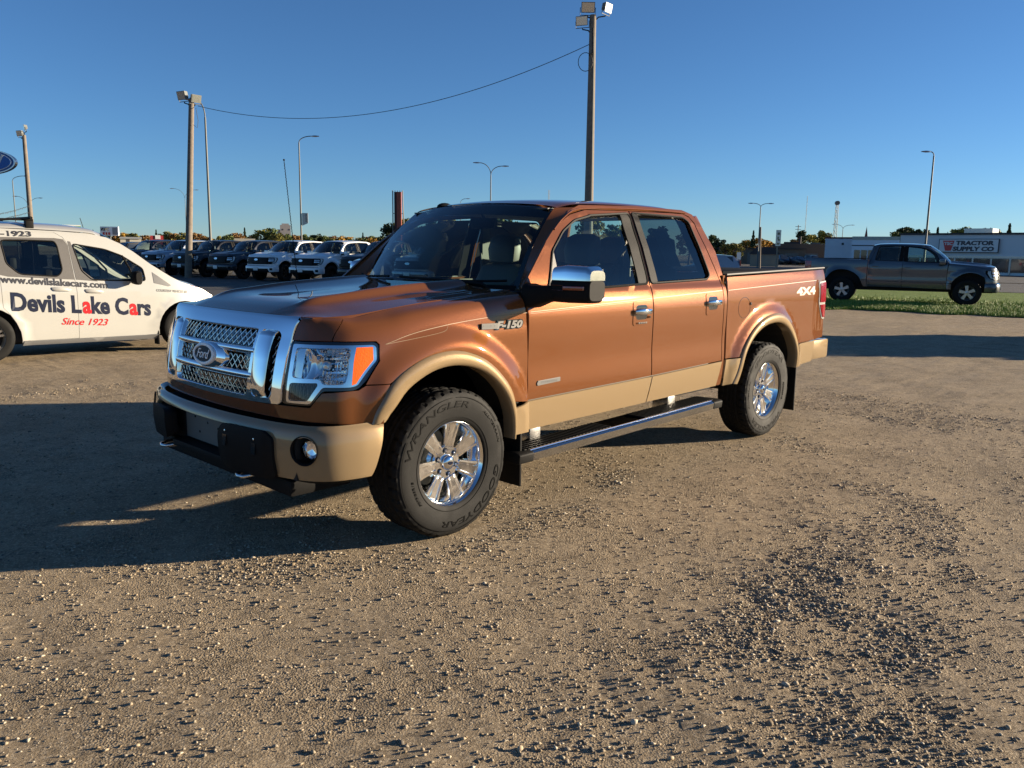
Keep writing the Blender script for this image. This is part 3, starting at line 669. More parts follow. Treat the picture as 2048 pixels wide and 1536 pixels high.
# grille
gr_out = rnd([(2.75,4.45),(2.74,2.8),(2.66,1.07),(1.35,1.05),(0,1.04),(-1.35,1.05),(-2.66,1.07),(-2.74,2.8),(-2.75,4.45)], .03, 4, .3, .2)
op = lambda s: rnd([(s*1.55,3.22),(s*2.10,3.22),(s*2.28,3.0),(s*2.23,1.17),(s*1.50,1.15)], .03, 4, .3, .2)
mainop = rnd([(-1.44,3.22),(1.44,3.22),(1.37,1.14),(-1.37,1.14)], .025, 4, .3, .2)
gr = patch('grille_surround', surf_off(nose, lambda u, v: .010+.0*u), gr_out, M['chrome'], hero, holes=[mainop, op(1), op(-1)], du=.16, dv=.14, thick=.035)
patch('grille_backing', nose, gr_out, M['gloss'], gr, du=.4, dv=.3, thick=0, off=-.06)
for z0, z1, t in ((2.44, 3.20, 0), (1.70, 2.10, 1), (1.15, 1.46, 2)):
    zz0, zz1 = nose(0, z0)[0, 2], nose(0, z1)[0, 2]; w = .41
    if t == 1:
        for s in (-1, 1): mesh_wires('mesh_panel', [(s*.14, zz0), (s*w, zz0), (s*w, zz1), (s*.14, zz1)], gr, -.014, M['satin'])
    else: mesh_wires('mesh_panel', [(-w, zz0), (w, zz0), (w, zz1), (-w, zz1)], gr, -.014, M['satin'])
for s in (-1, 1):
    mesh_wires('mesh_panel', [(s*1.98*.29, .80), (s*2.23*.29, .80), (s*2.26*.29, 1.125), (s*2.0*.29, 1.14)], gr, -.014, M['satin'], pitch=.04)
    pf = surf_off(nose, lambda u, v: .004+.022*np.clip(1-((np.abs(u)-1.72)/.26)**2, 0, 1)**.5-.02*sm(2.95, 3.25, v)-.02*sm(1.3, 1.1, v))
    patch('grille_pillar', pf, [(s*1.47,3.2),(s*1.98,3.2),(s*1.96,1.13),(s*1.47,1.13)], M['chrome'], gr, du=.05, dv=.14, thick=.03)
for vc, hw in ((2.27, .13), (1.59, .10)):
    bf = surf_off(nose, lambda u, v, vc=vc, hw=hw: -.006+.020*np.clip(1-((v-vc)/hw)**2, 0, 1)**.5)
    patch('grille_bar', bf, [(-1.46, vc-hw), (1.46, vc-hw), (1.46, vc+hw), (-1.46, vc+hw)], M['chrome'], gr, du=.16, dv=.022, thick=.03)
fr = frame_on(nose, 0., 1.93, .016); F3 = lambda a, b, d: fr @ Vector((a, b, d))
bm = bmesh.new(); rings = []
for sa, sb, d in ((.185, .078, -.025), (.178, .074, -.008), (.135, .066, .008), (.118, .060, .012)):
    rings.append([bm.verts.new(F3(a*sa, b*sb, d-.35*max(0, abs(a*sa)-.1)**2*3)) for a, b in ell(1, 1, 48)])
for A, B in zip(rings, rings[1:]):
    for k in range(48): bm.faces.new((A[k], A[(k+1) % 48], B[(k+1) % 48], B[k]))
bm.faces.new(rings[-1]); out(bm, 'emblem_housing', M['chrome'], gr, smooth=True)
bm = bmesh.new(); rings = []
for s_, d in ((1.0, .010), (1.0, .022), (.96, .026), (.86, .026), (.83, .020)): rings.append([bm.verts.new(F3(a*.118*s_, b*.060*(s_-(1-s_)*.8), d)) for a, b in ell(1, 1, 48)])
for A, B in zip(rings, rings[1:]):
    for k in range(48): bm.faces.new((A[k], A[(k+1) % 48], B[(k+1) % 48], B[k]))
out(bm, 'emblem_ring', M['ringwhite'], gr, smooth=True)
bm = bmesh.new(); bprism(bm, ell(.101, .0475, 48), F3, .012, .0215); out(bm, 'emblem_oval', M['black_glass'], gr)
o3 = np.array(fr.translation); X3, Y3, N3 = (np.array(fr.col[i][:3]) for i in range(3))
text('emblem_lettering', 'Ford', plane_fn(o3-X3*.068-Y3*.024+N3*.0218, X3, Y3, N3), M['ringwhite'], gr, .136, .05, bold=.0, shear=.35, thick=.0025)
# headlamps
BEZ = rnd([(2.90,2.68),(6.59,2.63),(6.68,2.53),(6.75,2.08),(6.25,1.49),(6.04,1.46),(4.78,1.47),(4.23,1.12),(2.96,1.12),(2.90,1.76)], .012, 3, .1, .2)
MAIN = rnd([(3.09,2.54),(5.86,2.53),(5.90,1.8),(5.82,1.52),(4.78,1.52),(4.6,1.64),(3.09,1.65)], .02, 3, .1, .2)
AMB = [(6.06,2.55),(6.58,2.55),(6.65,2.10),(6.2,1.53),(6.06,1.50),(6.04,2.07)]; TURN = rnd([(3.04,1.54),(4.50,1.56),(4.54,1.5),(4.09,1.17),(3.06,1.16)], .015, 3, .1, .2)
for mir in (False, True):
    hl = patch('headlamp', nose, rnd(LAMP, .014, 3, .1, .2), M['gloss'], hero, holes=[[(4.5+(a-4.5)*.985, 2.0+(b-2.0)*.975) for a, b in BEZ]], du=.2, dv=.14, thick=.08, off=-.006, mirror=mir)
    patch('chrome_bezel', nose, BEZ, M['chrome'], hl, holes=[MAIN, TURN, AMB], du=.2, dv=.1, thick=.05, off=.003, mirror=mir)
    bowl = surf_off(nose, lambda u, v: -.014-.075*np.clip(1-((u-4.75)/1.3)**2, 0, 1)*np.clip(1-((v-2.0)/.66)**2, 0, 1)-.014*np.clip(1-((u-3.55)/.5)**2, 0, 1)+.0016*np.sin(v*38)*np.clip(u-4.2, 0, 1)+.0012*np.sin(u*26)*np.clip(u-4.2, 0, 1))
    patch('reflector', bowl, MAIN, M['chrome'], hl, du=.04, dv=.03, thick=0, mirror=mir)
    rib = surf_off(nose, lambda u, v: -.012+.004*np.sin(u*60))
    patch('turn_lamp', rib, TURN, M['fumed_rib'], hl, du=.03, dv=.08, thick=0, mirror=mir)
    patch('amber_reflector', nose, AMB, M['amber'], hl, du=.2, dv=.12, thick=.02, off=.004, mirror=mir)
    patch('lens', nose, [(2.90,2.68),(6.02,2.64),(6.0,1.48),(4.78,1.47),(4.23,1.12),(2.96,1.12)], M['lens'], hl, du=.2, dv=.14, thick=0, off=.012, mirror=mir)
    mb_ = frame_on(nose, -4.75 if mir else 4.75, 2.0, -.045); lathe('bulb_shield', [(.022,-.02),(.022,.012),(.017,.022),(.0,.025)], M['satin'], hl, n=20, mtx=mb_)
# front bumper
fogc, (fu, fv) = (3.56, 2.22), (.60, .60)
def circ(s): return [(s*fogc[0]+fu*math.cos(t), fogc[1]+fv*math.sin(t)) for t in np.linspace(0, 2*math.pi, 36, endpoint=False)]
bp = patch('front_bumper', bump, [(-6.8,.97),(-2.36,.97),(-2.36,2.5),(-2.1,2.84),(-.9,2.84),(.9,2.84),(2.1,2.84),(2.36,2.5),(2.36,.97),(6.8,.97),(7.5,2.4),(7.9,3.55),(7.6,4),(-7.6,4),(-7.9,3.55),(-7.5,2.4)], M['tan'], hero, holes=[circ(1), circ(-1)], du=.2, dv=.15, thick=.03)
patch('lower_valance', bump, [(-6.4,0.0),(6.4,0.0),(6.7,1.0),(-6.7,1.0)], M['black'], bp, du=.3, dv=.3, thick=.02, off=-.012)
for s in (-1, 1):
    bf = surf_off(bump, lambda u, v: .018+.012*sm(.8, 1.2, np.abs(u))*sm(2.36, 2.1, np.abs(u)))
    blk = rnd([(-1.27,1.35),(-1.27,2.45),(-1.4,2.6),(-2.1,2.6),(-2.27,2.4),(-2.27,1.4),(-2.1,1.25),(-1.4,1.25)] if s < 0 else [(s*.84,1.3),(s*.84,2.5),(s*1.0,2.9),(s*2.1,2.9),(s*2.38,2.55),(s*2.38,1.1),(s*2.25,.95),(s*1.0,.95)], .03, 3, .3, .1)
    b_ = patch('plate_bracket', bf, blk, M['black'], bp, du=.15, dv=.25, thick=.07)
    for uu, vv in ((1.12, 2.55), (1.88, 2.45)) if s > 0 else ():
        mt = frame_on(bump, s*uu, vv, .030); lathe('screw', [(.006, 0), (.006, .003), (.0, .004)], M['satin'], b_, n=10, mtx=mt)
        sl_ = bmesh.new(); bbox(sl_, -.016, .016, -.075, -.02, -.002, .0015); q = out(sl_, 'bracket_slot', M['gloss'], b_); q.data.transform(mt)
    mt = frame_on(bump, s*fogc[0], fogc[1], 0)
    lathe('fog_recess', [(.074,.001),(.066,-.008),(.063,-.075),(.0,-.075)], M['black'], bp, n=36, mtx=mt)
    mt2 = mt @ Matrix.Translation((s*.014*1, 0, 0)); fl_ = lathe('fog_lamp', [(.050,-.06),(.050,-.03),(.046,-.024)], M['chrome'], bp, n=30, mtx=mt2)
    lathe('fog_lens', [(.047,-.026),(.035,-.016),(.0,-.010)], M['lens'], fl_, n=30, mtx=mt2); lathe('fog_reflector', [(.045,-.03),(.03,-.052),(.0,-.058)], M['chrome'], fl_, n=30, mtx=mt2)
    hp = [(.86,s*.40,.43),(.93,s*.40,.425),(.975,s*.415,.42),(.985,s*.45,.418),(.975,s*.485,.42),(.93,s*.50,.425),(.86,s*.50,.43)]
    tube('tow_hook', hp, .010, M['satin'], bp, n=10)
box('bumper_recess', .70, .86, -.80, .80, .44, .66, M['under'], bp); box('intercooler', .86, .872, -.36, .30, .475, .625, M['galv'], bp)
for y, z in ((-.25,.60),(-.20,.52),(-.10,.585),(.02,.57),(.10,.50)): box('mounting_hole', .872, .874, y, y+.012, z, z+.012, M['gloss'], bp)
box('air_dam', .50, .86, -.74, .74, .34, .425, M['black'], bp, bevel=.02); box('lower_skirt', .60, .945, -.40, .40, .425, .465, M['black'], bp, bevel=.01)
# wheels
T = hero_wheel(hero, 0, .855, False); ty = tyre_mesh(T); rim0 = hero_rim(T)
for s, a0, a1, r, h in (('WRANGLER', 12, 108, .335, .036), ('GOODYEAR', 190, 286, .335, .034), ('ALL-TERRAIN', 128, 168, .345, .013), ('P275/65R18', 322, 352, .30, .013)):
    side_text(s, a0, a1, r, h, ty)
bm = bmesh.new()
for rr in (.372, .262):
    for k in range(90):
        if rr > .3 and k % 15 in (7,): continue
        a, b = R(4*k), R(4*k+4); P8 = [(r_*math.cos(t), .1372-(0 if rr > .3 else .0068), r_*math.sin(t)) for r_, t in ((rr-.0012, a), (rr+.0012, a), (rr+.0012, b), (rr-.0012, b))]
        vs = [bm.verts.new(p) for p in P8]+[bm.verts.new((p[0], p[1]+.0018, p[2])) for p in P8]; bm.faces.new(vs[4:]); bm.faces.new((vs[0], vs[4], vs[7], vs[3])); bm.faces.new((vs[1], vs[2], vs[6], vs[5]))
out(bm, 'sidewall_ring', M['letter'], ty)['kind'] = 'stuff'
for x, y, fl, ay in ((-3.67, .855, False, 150), (0, -.855, True, 0), (-3.67, -.855, True, 80)):
    w = copy_tree(T, hero); w.location = (x, y, .405); w.rotation_euler = (0, R(ay), math.pi if fl else 0)
# underside, axles, frame, mud flaps
for x in (0, -3.67): tube('axle', [(x, -.75, .405), (x, .75, .405)], .05, M['under'], hero, n=12)
for s in (-1, 1):
    f_ = box('mud_flap', -.545, -.53, s*.80, s*.985, .17, .62, M['black'], hero, bevel=.004); f2_ = box('mud_flap', -4.235, -4.22, s*.80, s*.985, .15, .62, M['black'], hero, bevel=.004)
    rb_ = thing('running_board', None, None); rb_.parent = hero; del_ = None
    y0, y1 = s*.80, s*1.03; ya, yb = min(y0, y1), max(y0, y1)
    zf = lambda x: .365-(x+.5)*.020
    bm = bmesh.new()
    sec = [(.80,-.055),(.80,-.005),(.99,.0),(1.018,-.004),(1.029,-.014),(1.024,-.062),(.99,-.07),(.83,-.07)]
    A = [bm.verts.new((-.60, s*y, zf(-.6)+z+.02)) for y, z in sec]; B = [bm.verts.new((-2.70, s*y, zf(-2.7)+z+.02)) for y, z in sec]
    for k in range(8): bm.faces.new((A[k], A[(k+1) % 8], B[(k+1) % 8], B[k]))
    bm.faces.new(A); bm.faces.new(B); out(bm, 'board_body', M['stepmetal'], rb_, smooth=False)
    for xa, xb in ((-.48, -.605), (-2.695, -2.82)):
        bm = bmesh.new(); zz = zf((xa+xb)/2)+.02; k_ = 1.0
        A = [bm.verts.new((xa, s*(y+(.004 if y > .9 else -.004)), zz+z*1.06+.002)) for y, z in sec]; B = [bm.verts.new((xb, s*(y+(.004 if y > .9 else -.004)), zz+z*1.06+.002)) for y, z in sec]
        for k in range(8): bm.faces.new((A[k], A[(k+1) % 8], B[(k+1) % 8], B[k]))
        bm.faces.new(A); bm.faces.new(B); out(bm, 'end_cap', M['black'], rb_, smooth=True, bevel=.008)
    tube('board_edge', [(-.60, s*1.0, zf(-.6)+.018), (-2.70, s*1.0, zf(-2.7)+.018)], .006, M['chrome'], rb_, n=8)
    for xa, xb in ((-.55, -1.42), (-1.80, -2.74)):
        bm = bmesh.new(); bbox(bm, xb, xa, ya+.02 if s > 0 else ya+.045, yb-.045 if s > 0 else yb-.02, .0, .004)
        for v in bm.verts: v.co.z += zf(v.co.x)+.019
        out(bm, 'tread_base', M['black'], rb_)
        n = int((xa-xb)/.034)
        for k in range(n):
            x = xa-(k+.5)*(xa-xb)/n; z = zf(x)+.023; box('tread_strip', x-.009, x+.009, min(s*.83, s*.995), max(s*.83, s*.995), z, z+.006, M['rubber'], rb_)
    for x in (-.80, -2.35): box('board_bracket', x-.05, x+.05, min(s*.72, s*.86), max(s*.72, s*.86), .37, .475 if x > -1 else .49, M['satin'], rb_, bevel=.006)
# mirrors, handles, badges, lamps, trim on both sides
def hull(name, secs, m, parent, bevel=.0, smooth=True):
    """loft between rectangles-with-corners: secs = list of rings of 3D points"""
    bm = bmesh.new(); rg = [[bm.verts.new(p) for p in s_] for s_ in secs]; n = len(rg[0])
    for a, b in zip(rg, rg[1:]):
        for k in range(n): bm.faces.new((a[k], a[(k+1) % n], b[(k+1) % n], b[k]))
    bm.faces.new(rg[0]); bm.faces.new(rg[-1]); return out(bm, name, m, parent, smooth=smooth, bevel=bevel)
def sup(cx, cz, a, b, n=24, p=.45):
    o = []
    for t in np.linspace(0, 2*math.pi, n, endpoint=False):
        c, s_ = math.cos(t), math.sin(t); o.append((cx+a*abs(c)**p*(1 if c > 0 else -1), cz+b*abs(s_)**p*(1 if s_ > 0 else -1)))
    return o
doors = [o for o in hero.children if o.name.startswith('front_door')]; rdoors = [o for o in hero.children if o.name.startswith('rear_door')]; beds = [o for o in hero.children if o.name.startswith('bed_side')]; wings = [o for o in hero.children if o.name.startswith('front_wing')]
for i, s in enumerate((1, -1)):
    d, rd, bd, wg = doors[i], rdoors[i], beds[i], wings[i]
    mr = bpy.data.objects.new('door_mirror', None); COL.objects.link(mr); mr.parent = d
    if s < 0: mr.rotation_euler = (0, 0, R(-52)); mr.location = Vector((-.70, -.98, 0))-Matrix.Rotation(R(-52), 3, 'Z') @ Vector((-.70, -.98, 0))
    # housing seen from the front: wide box, rounded; sections along y
    mir_ring = lambda y, x0, x1, z0, z1: [((x0+x1)/2+(a-.0), s*y, b) for a, b in [(p[0], p[1]) for p in sup(0, (z0+z1)/2, (x0-x1)/2, (z1-z0)/2)]]
    hull('mirror_shell', [mir_ring(1.045, -.70, -.83, 1.285, 1.40), mir_ring(1.06, -.685, -.855, 1.270, 1.41), mir_ring(1.16, -.69, -.875, 1.268, 1.412), mir_ring(1.285, -.725, -.895, 1.270, 1.412), mir_ring(1.305, -.745, -.885, 1.285, 1.40)], M['black'], mr)
    def cap_ring(y, x0, x1, zt, zb=1.400):
        q = sup((x0+x1)/2, 0, (x0-x1)/2, 1, 24, .5); return [(a, s*y, zb+(zt-zb)*max(0, b)) for a, b in q]
    hull('mirror_cap', [cap_ring(1.050, -.705, -.83, 1.455), cap_ring(1.068, -.688, -.85, 1.478), cap_ring(1.16, -.69, -.868, 1.49), cap_ring(1.285, -.722, -.885, 1.482), cap_ring(1.308, -.742, -.88, 1.458)], M['chrome'], mr)
    bm = bmesh.new(); bbox(bm, -.74, -.678, min(s*1.16, s*1.28), max(s*1.16, s*1.28), 1.345, 1.368); ob = out(bm, 'mirror_indicator', M['amberd'], mr, bevel=.004, smooth=True)
    for v in ob.data.vertices: v.co.x -= (abs(v.co.y)-1.16)*.30-.004
    for zz in (1.343, 1.371):
        bm = bmesh.new(); bbox(bm, -.74, -.6795, min(s*1.07, s*1.16), max(s*1.07, s*1.16), zz-.0015, zz+.0015); out(bm, 'mirror_groove', M['gloss'], mr)
    arm = [( -.66, s*.93, 1.30), (-.665, s*.97, 1.30), (-.70, s*1.03, 1.315), (-.74, s*1.08, 1.325)]
    hull('mirror_arm', [[(x+a, y, z+b) for a, b in sup(0, 0, w, h)] for (x, y, z), w, h in zip(arm, (.085, .075, .055, .05), (.075, .065, .05, .045))], M['black'], mr)
    q = box('mirror_glass', -.895, -.89, min(s*1.08, s*1.28), max(s*1.08, s*1.28), 1.29, 1.465, M['chrome'], mr)
    patch('mirror_sail', cabside, rnd([(-.70,1.345),(-.80,1.345),(-.94,1.35),(-.945,1.575),(-.90,1.56),(-.80,1.47)], .01, 2), M['darkgrey'], d, du=.05, dv=.04, off=-.004, thick=.01, mirror=s < 0)
    # handles
    for dr, xh, zh, key in ((d, -1.752, 1.155, True), (rd, -2.705, 1.185, False)):
        ysf = lambda x, z: float(prof(z))
        plate = rnd([(xh-.10, zh-.085), (xh+.10, zh-.085), (xh+.10, zh+.08), (xh-.10, zh+.08)], .025, 4)
        rec = rnd([(xh-.065, zh-.045), (xh+.07, zh-.045), (xh+.07, zh+.055), (xh-.065, zh+.055)], .03, 4)
        hb = patch('handle_bezel', cabside, plate, M['copper'], dr, holes=[rec], du=.03, dv=.03, thick=.004, off=.004, mirror=s < 0)
        patch('handle_recess', cabside, rec, M['gloss'], dr, du=.03, dv=.03, thick=0, off=.003, mirror=s < 0)
        yy = float(prof(zh))
        hull('door_handle', [[(xh+x, s*(yy+.012+o_+a*.009), zh+.012+b) for a, b in sup(0, 0, 1, h, 12, .7)] for x, o_, h in ((.098, 0, .010), (.085, .012, .017), (.03, .026, .021), (-.05, .026, .019), (-.09, .012, .014), (-.105, 0, .008))], M['chrome'], dr)
        if key:
            for k in range(5): box('keypad_button', xh+.045-k*.022-.006, xh+.045-k*.022+.006, min(s*(yy+.010), s*(yy+.0155)), max(s*(yy+.010), s*(yy+.0155)), zh-.073, zh-.061, M['silverd'], dr, bevel=.002)
            lathe('lock', [(.008,.0),(.008,.005),(.0,.005)], M['gloss'], dr, n=14, axis='y', mtx=Matrix.Translation((xh-.085, s*(yy+.010), zh-.03)))
    # badges
    def side_fn(x0, z0, surf=cabside, slope=0., off=.0):
        def fn(a, b, dd):
            x = x0-a; z = z0+b+a*slope; y = surf(x, z)[:, 1]+off+dd; return np.stack([x if True else x, y*s, z], 1)
        def fnr(a, b, dd):
            x = x0+a-.0; z = z0+b-a*slope; y = surf(x, z)[:, 1]+off+dd; return np.stack([x, y*s, z], 1)
        return fn if s > 0 else fnr
    ns = lambda x, z: np.array([[xx, ynose(xx, zz), zz] for xx, zz in zip(np.atleast_1d(x), np.atleast_1d(z))])
    x0 = -.215 if s > 0 else -.555
    o = text('wing_badge', 'F-150', side_fn(x0-(.115 if s > 0 else -.115), 1.125, ns), M['silverd'], wg, .215, .044, bold=.05, shear=.25, thick=.010)
    o = text('wing_badge_outline', 'F-150', side_fn(x0-(.105 if s > 0 else -.105), 1.119, ns), M['gloss'], wg, .235, .056, bold=.13, shear=.25, thick=.006)  # the badge's own dark outline, a bolder black copy behind the letters
    bm = bmesh.new(); xb = x0 if s > 0 else x0; poly = [(xb+s*0, 1.130), (xb-s*.125, 1.128), (xb-s*.125, 1.160), (xb, 1.162)]; bprism(bm, poly, lambda a, b, dd: Vector((a, s*(.967+dd), b)), .0, .008); out(bm, 'trim_badge', M['silverd'], wg)
    text('trim_badge_lettering', 'LARIAT', side_fn(x0-(.008 if s > 0 else -.008), 1.139, lambda x, z: np.stack([x, x*0+.9752, z], 1)), M['greyvinyl'], wg, .105, .015, bold=.02, shear=.2, thick=.001)
    xe = -.70 if s > 0 else -.90
    bm = bmesh.new(); poly = [(-.69, .762), (-.90, .770), (-.90, .797), (-.695, .792), (-.684, .777)]; bprism(bm, poly, lambda a, b, dd: Vector((a, s*(.9655+dd), b)), .0, .006); out(bm, 'engine_badge', M['silverd'], d, bevel=.002)
    text('engine_badge_lettering', 'ECOBOOST', side_fn(-.725 if s > 0 else -.875, .773, lambda x, z: np.stack([x, x*0+.972, z], 1)), M['greyvinyl'], d, .15, .015, bold=.02, shear=.15, thick=.001)
    # pinstripes
    def stripe(name, surf, line, par, w=.0016, off=.0012):
        L = smooth_line(line, 6); rows = [[tuple(surf(x, z+dz)[0]*(1, s, 1)+np.array((0, s*off, 0))) for x, z in L] for dz in (-w, w)]; return strip(name, rows, M['pin'], par)
    dl = lambda x: 1.212+(-.69-x)*.033
    stripe('pinstripe', cabside, [(x, dl(x)) for x in (-.62, -1.0, -1.4, -1.885)], d); stripe('pinstripe', cabside, [(x, dl(x)-.010) for x in (-.62, -1.0, -1.4, -1.885)], d, w=.0008)
    stripe('pinstripe', cabside, [(x, dl(x)) for x in (-1.90, -2.3, -2.86)], rd, w=.0018); stripe('pinstripe', bedside, [(x, dl(x)-.004) for x in (-2.95, -3.5, -4.1, -4.6)], bd, w=.0018)
    stripe('pinstripe', ns, [(-.59, 1.207), (-.3, 1.195), (0, 1.17), (.25, 1.135), (.42, 1.09)], wg, w=.0013); stripe('pinstripe', ns, [(.02, 1.160), (.06, 1.135), (.25, 1.11), (.42, 1.09)], wg, w=.001)
    # tail lamp, 4x4 mark, fuel door
    L_ = [(-4.872,1.330),(-4.675,1.320),(-4.68,1.12),(-4.805,.970),(-4.872,.962)]
    tl = patch('tail_lamp', bedside, rnd(L_, .012, 3), M['badge'], bd, du=.05, dv=.05, thick=.04, off=.006, mirror=s < 0)
    patch('red_lens', bedside, rnd([(-4.866,1.318),(-4.70,1.305),(-4.703,1.13),(-4.866,1.125)], .01, 3), M['redlens'], tl, du=.05, dv=.05, thick=.006, off=.013, mirror=s < 0)
    patch('red_lens', bedside, rnd([(-4.866,1.105),(-4.712,1.105),(-4.812,.985),(-4.866,.978)], .01, 3), M['redlens'], tl, du=.05, dv=.05, thick=.006, off=.013, mirror=s < 0)
    text('four_by_four_decal', '4X4', side_fn(-4.175 if s > 0 else -4.58, 1.205, bedside, .01), M['pin'], bd, .40, .075, bold=.05, shear=0., thick=.0012)
    if s > 0:
        cx, cz = -3.215, 1.135; ring = [(cx+.098*math.cos(t), cz+.085*math.sin(t)) for t in np.linspace(0, 2*math.pi, 40)]
        tube('fuel_door_gap', [tuple(bedside(x, z)[0]+np.array((0, -.0005, 0))) for x, z in ring], .0022, M['gloss'], bd, n=5)
        lathe('fuel_door_tab', [(.012, 0), (.011, .008), (.0, .010)], M['black'], bd, n=14, axis='y', mtx=Matrix.Translation((cx-.10, float(bedside(cx-.1, cz+.03)[0, 1]), cz+.03)))
    tube('bed_rail', [(-2.96, s*.925, 1.405), (-3.9, s*.928, 1.43), (-4.85, s*.905, 1.452)], .009, M['silverd'], hero, n=10)
    # tonneau front clamp strip and rail lip
    tube('roof_gutter', [tuple(cabside(x, z)[0]*(1, s, 1)+np.array((0, s*.004, 0))) for x, z in smooth_line([(-1.0,1.70),(-1.14,1.785),(-1.32,1.843),(-1.8,1.868),(-2.3,1.876),(-2.62,1.874)], 3)], .006, M['copper'], hero, n=6)
text('tailgate_lettering', 'F-150', plane_fn((-4.892, .30, 1.02), (0, -1, 0), (0, 0, 1), (-1, 0, 0)), M['badge'], [o for o in hero.children if o.name.startswith('tailgate')][0], .6, .13, bold=.03)
# roof sensor, wipers, antenna, washer nozzle
bm = bmesh.new(); bmesh.ops.create_uvsphere(bm, u_segments=16, v_segments=8, radius=1, matrix=Matrix.Translation((-1.30, -.56, 1.885)) @ Matrix.Diagonal((.075, .04, .035, 1))); out(bm, 'roof_aerial', M['black'], hero, smooth=True)
for y0, y1 in ((.62, -.02), (-.10, -.74)):
    u0, u1 = 4+y0/.8*4, 4+y1/.8*4
    pts = [tuple(nz(.25-.16*math.sin(t*math.pi)*.4, u0*(1-t)+u1*t, .02, ws)[0]) for t in np.linspace(0, 1, 8)]
    wp = tube('wiper_blade', pts, .008, M['black'], hero, n=6); pv = nz(.0, u0*.72+u1*.28+0.6, .03, ws)[0]
    tube('wiper_arm', [tuple(nz(-.22, u0*.9+u1*.1, .02, ws)[0]), tuple(nz(0, u0*.75+u1*.25, .045, ws)[0]), pts[4]], .010, M['black'], wp, n=6)
bm = bmesh.new(); a0, a1 = Vector((-.19, -.85, 1.27)), Vector((-.105, -.85, 2.15)); btube(bm, [a0, a0+(a1-a0)*.04], .010, 10); btube(bm, [a0, a1], .0022, 6)
hx = [a0.lerp(a1, .05+.93*k/300)+Vector((math.cos(k*.9)*.0034, math.sin(k*.9)*.0034, 0)) for k in range(301)]; btube(bm, hx, .0011, 4)
bmesh.ops.create_uvsphere(bm, u_segments=10, v_segments=6, radius=.007, matrix=Matrix.Translation(a1)); out(bm, 'radio_antenna', M['black'], hero, smooth=True)
# interior
box('dashboard', -1.15, -.60, -.86, .86, 1.05, 1.30, M['dash'], hero, bevel=.05); box('dash_top', -.98, -.55, -.84, .84, 1.28, 1.325, M['dash'], hero, bevel=.015)
box('centre_console', -1.9, -1.1, -.14, .14, .56, 1.0, M['dash'], hero, bevel=.03)
def seat(name, x, y, w):
    st = thing(name, None, None); st.parent = hero
    hull('seat_cushion', [[(x+.45*f, y+a, z+b) for a, b in sup(0, 0, w, .085, 20)] for f, z in ((0, .82), (.5, .83), (1.1, .86), (1.2, .84))], M['leather'], st)
    hull('seat_back', [[(x+dx+b, y+a, z) for a, b in sup(0, 0, ww, t, 20)] for dx, z, ww, t in ((.02, .80, w, .07), (-.03, 1.0, w, .09), (-.10, 1.25, w*.96, .085), (-.16, 1.44, w*.80, .06), (-.165, 1.465, w*.6, .03))], M['leather'], st)
    hull('headrest', [[(x+dx+b, y+a, z) for a, b in sup(0, 0, ww, t, 16, .6)] for dx, z, ww, t in ((-.165, 1.46, .10, .03), (-.165, 1.48, .14, .055), (-.17, 1.58, .155, .065), (-.18, 1.67, .135, .05), (-.18, 1.695, .08, .02))], M['leather'], st)
    for q in (-.06, .06): tube('headrest_post', [(x-.16, y+q, 1.40), (x-.165, y+q, 1.56)], .007, M['satin'], st, n=6)
seat('driver_seat', -1.62, .40, .27); seat('passenger_seat', -1.62, -.40, .27)
for y in (.45, 0, -.45): seat('rear_seat', -2.52, y, .22)
sw = [(-1.22+.06*math.cos(t), .40+.185*math.sin(t), 1.20+.165*math.cos(t)) for t in np.linspace(0, 2*math.pi, 33)]
tube('steering_wheel', sw, .016, M['dash'], hero, n=8); box('steering_hub', -1.22, -1.12, .32, .48, 1.13, 1.24, M['dash'], hero, bevel=.02)
box('rear_view_mirror', -1.20, -1.165, -.13, .11, 1.72, 1.79, M['dash'], hero, bevel=.012); tube('mirror_stalk', [(-1.17, 0, 1.79), (-1.14, 0, 1.85)], .012, M['dash'], hero, n=6)
for s in (-1, 1): box('belt_pillar', -1.93, -1.84, min(s*.70, s*.73), max(s*.70, s*.73), 1.3, 1.76, M['trimtan'], hero); tube('seat_belt', [(-1.86, s*.75, 1.62), (-1.80, s*.66, 1.42), (-1.62, s*.5, 1.0)], .012, M['trimtan'], hero, n=4)
box('headliner', -2.72, -1.09, -.67, .67, 1.832, 1.84, M['trimtan'], hero); box('rear_panel', -2.89, -2.85, -.85, .85, .55, 1.40, M['dash'], hero)
for z0, z1, y in ((.6, 1.33, .885),):
    for s in (-1, 1): box('door_card', -2.80, -.66, min(s*.87, s*.90), max(s*.87, s*.90), z0, z1, M['trimtan'], hero)
bm = bmesh.new(); bbox(bm, -2.30, -2.02+.0, .782, .784, 1.47, 1.74); st = out(bm, 'window_sticker', M['paper'], rdoors[0])
for v in st.data.vertices: v.co.x = -2.13 if v.co.x > -2.1 else -2.32; v.co.y = float(prof(v.co.z))-.022; v.co.x -= (1.74-v.co.z)*.25
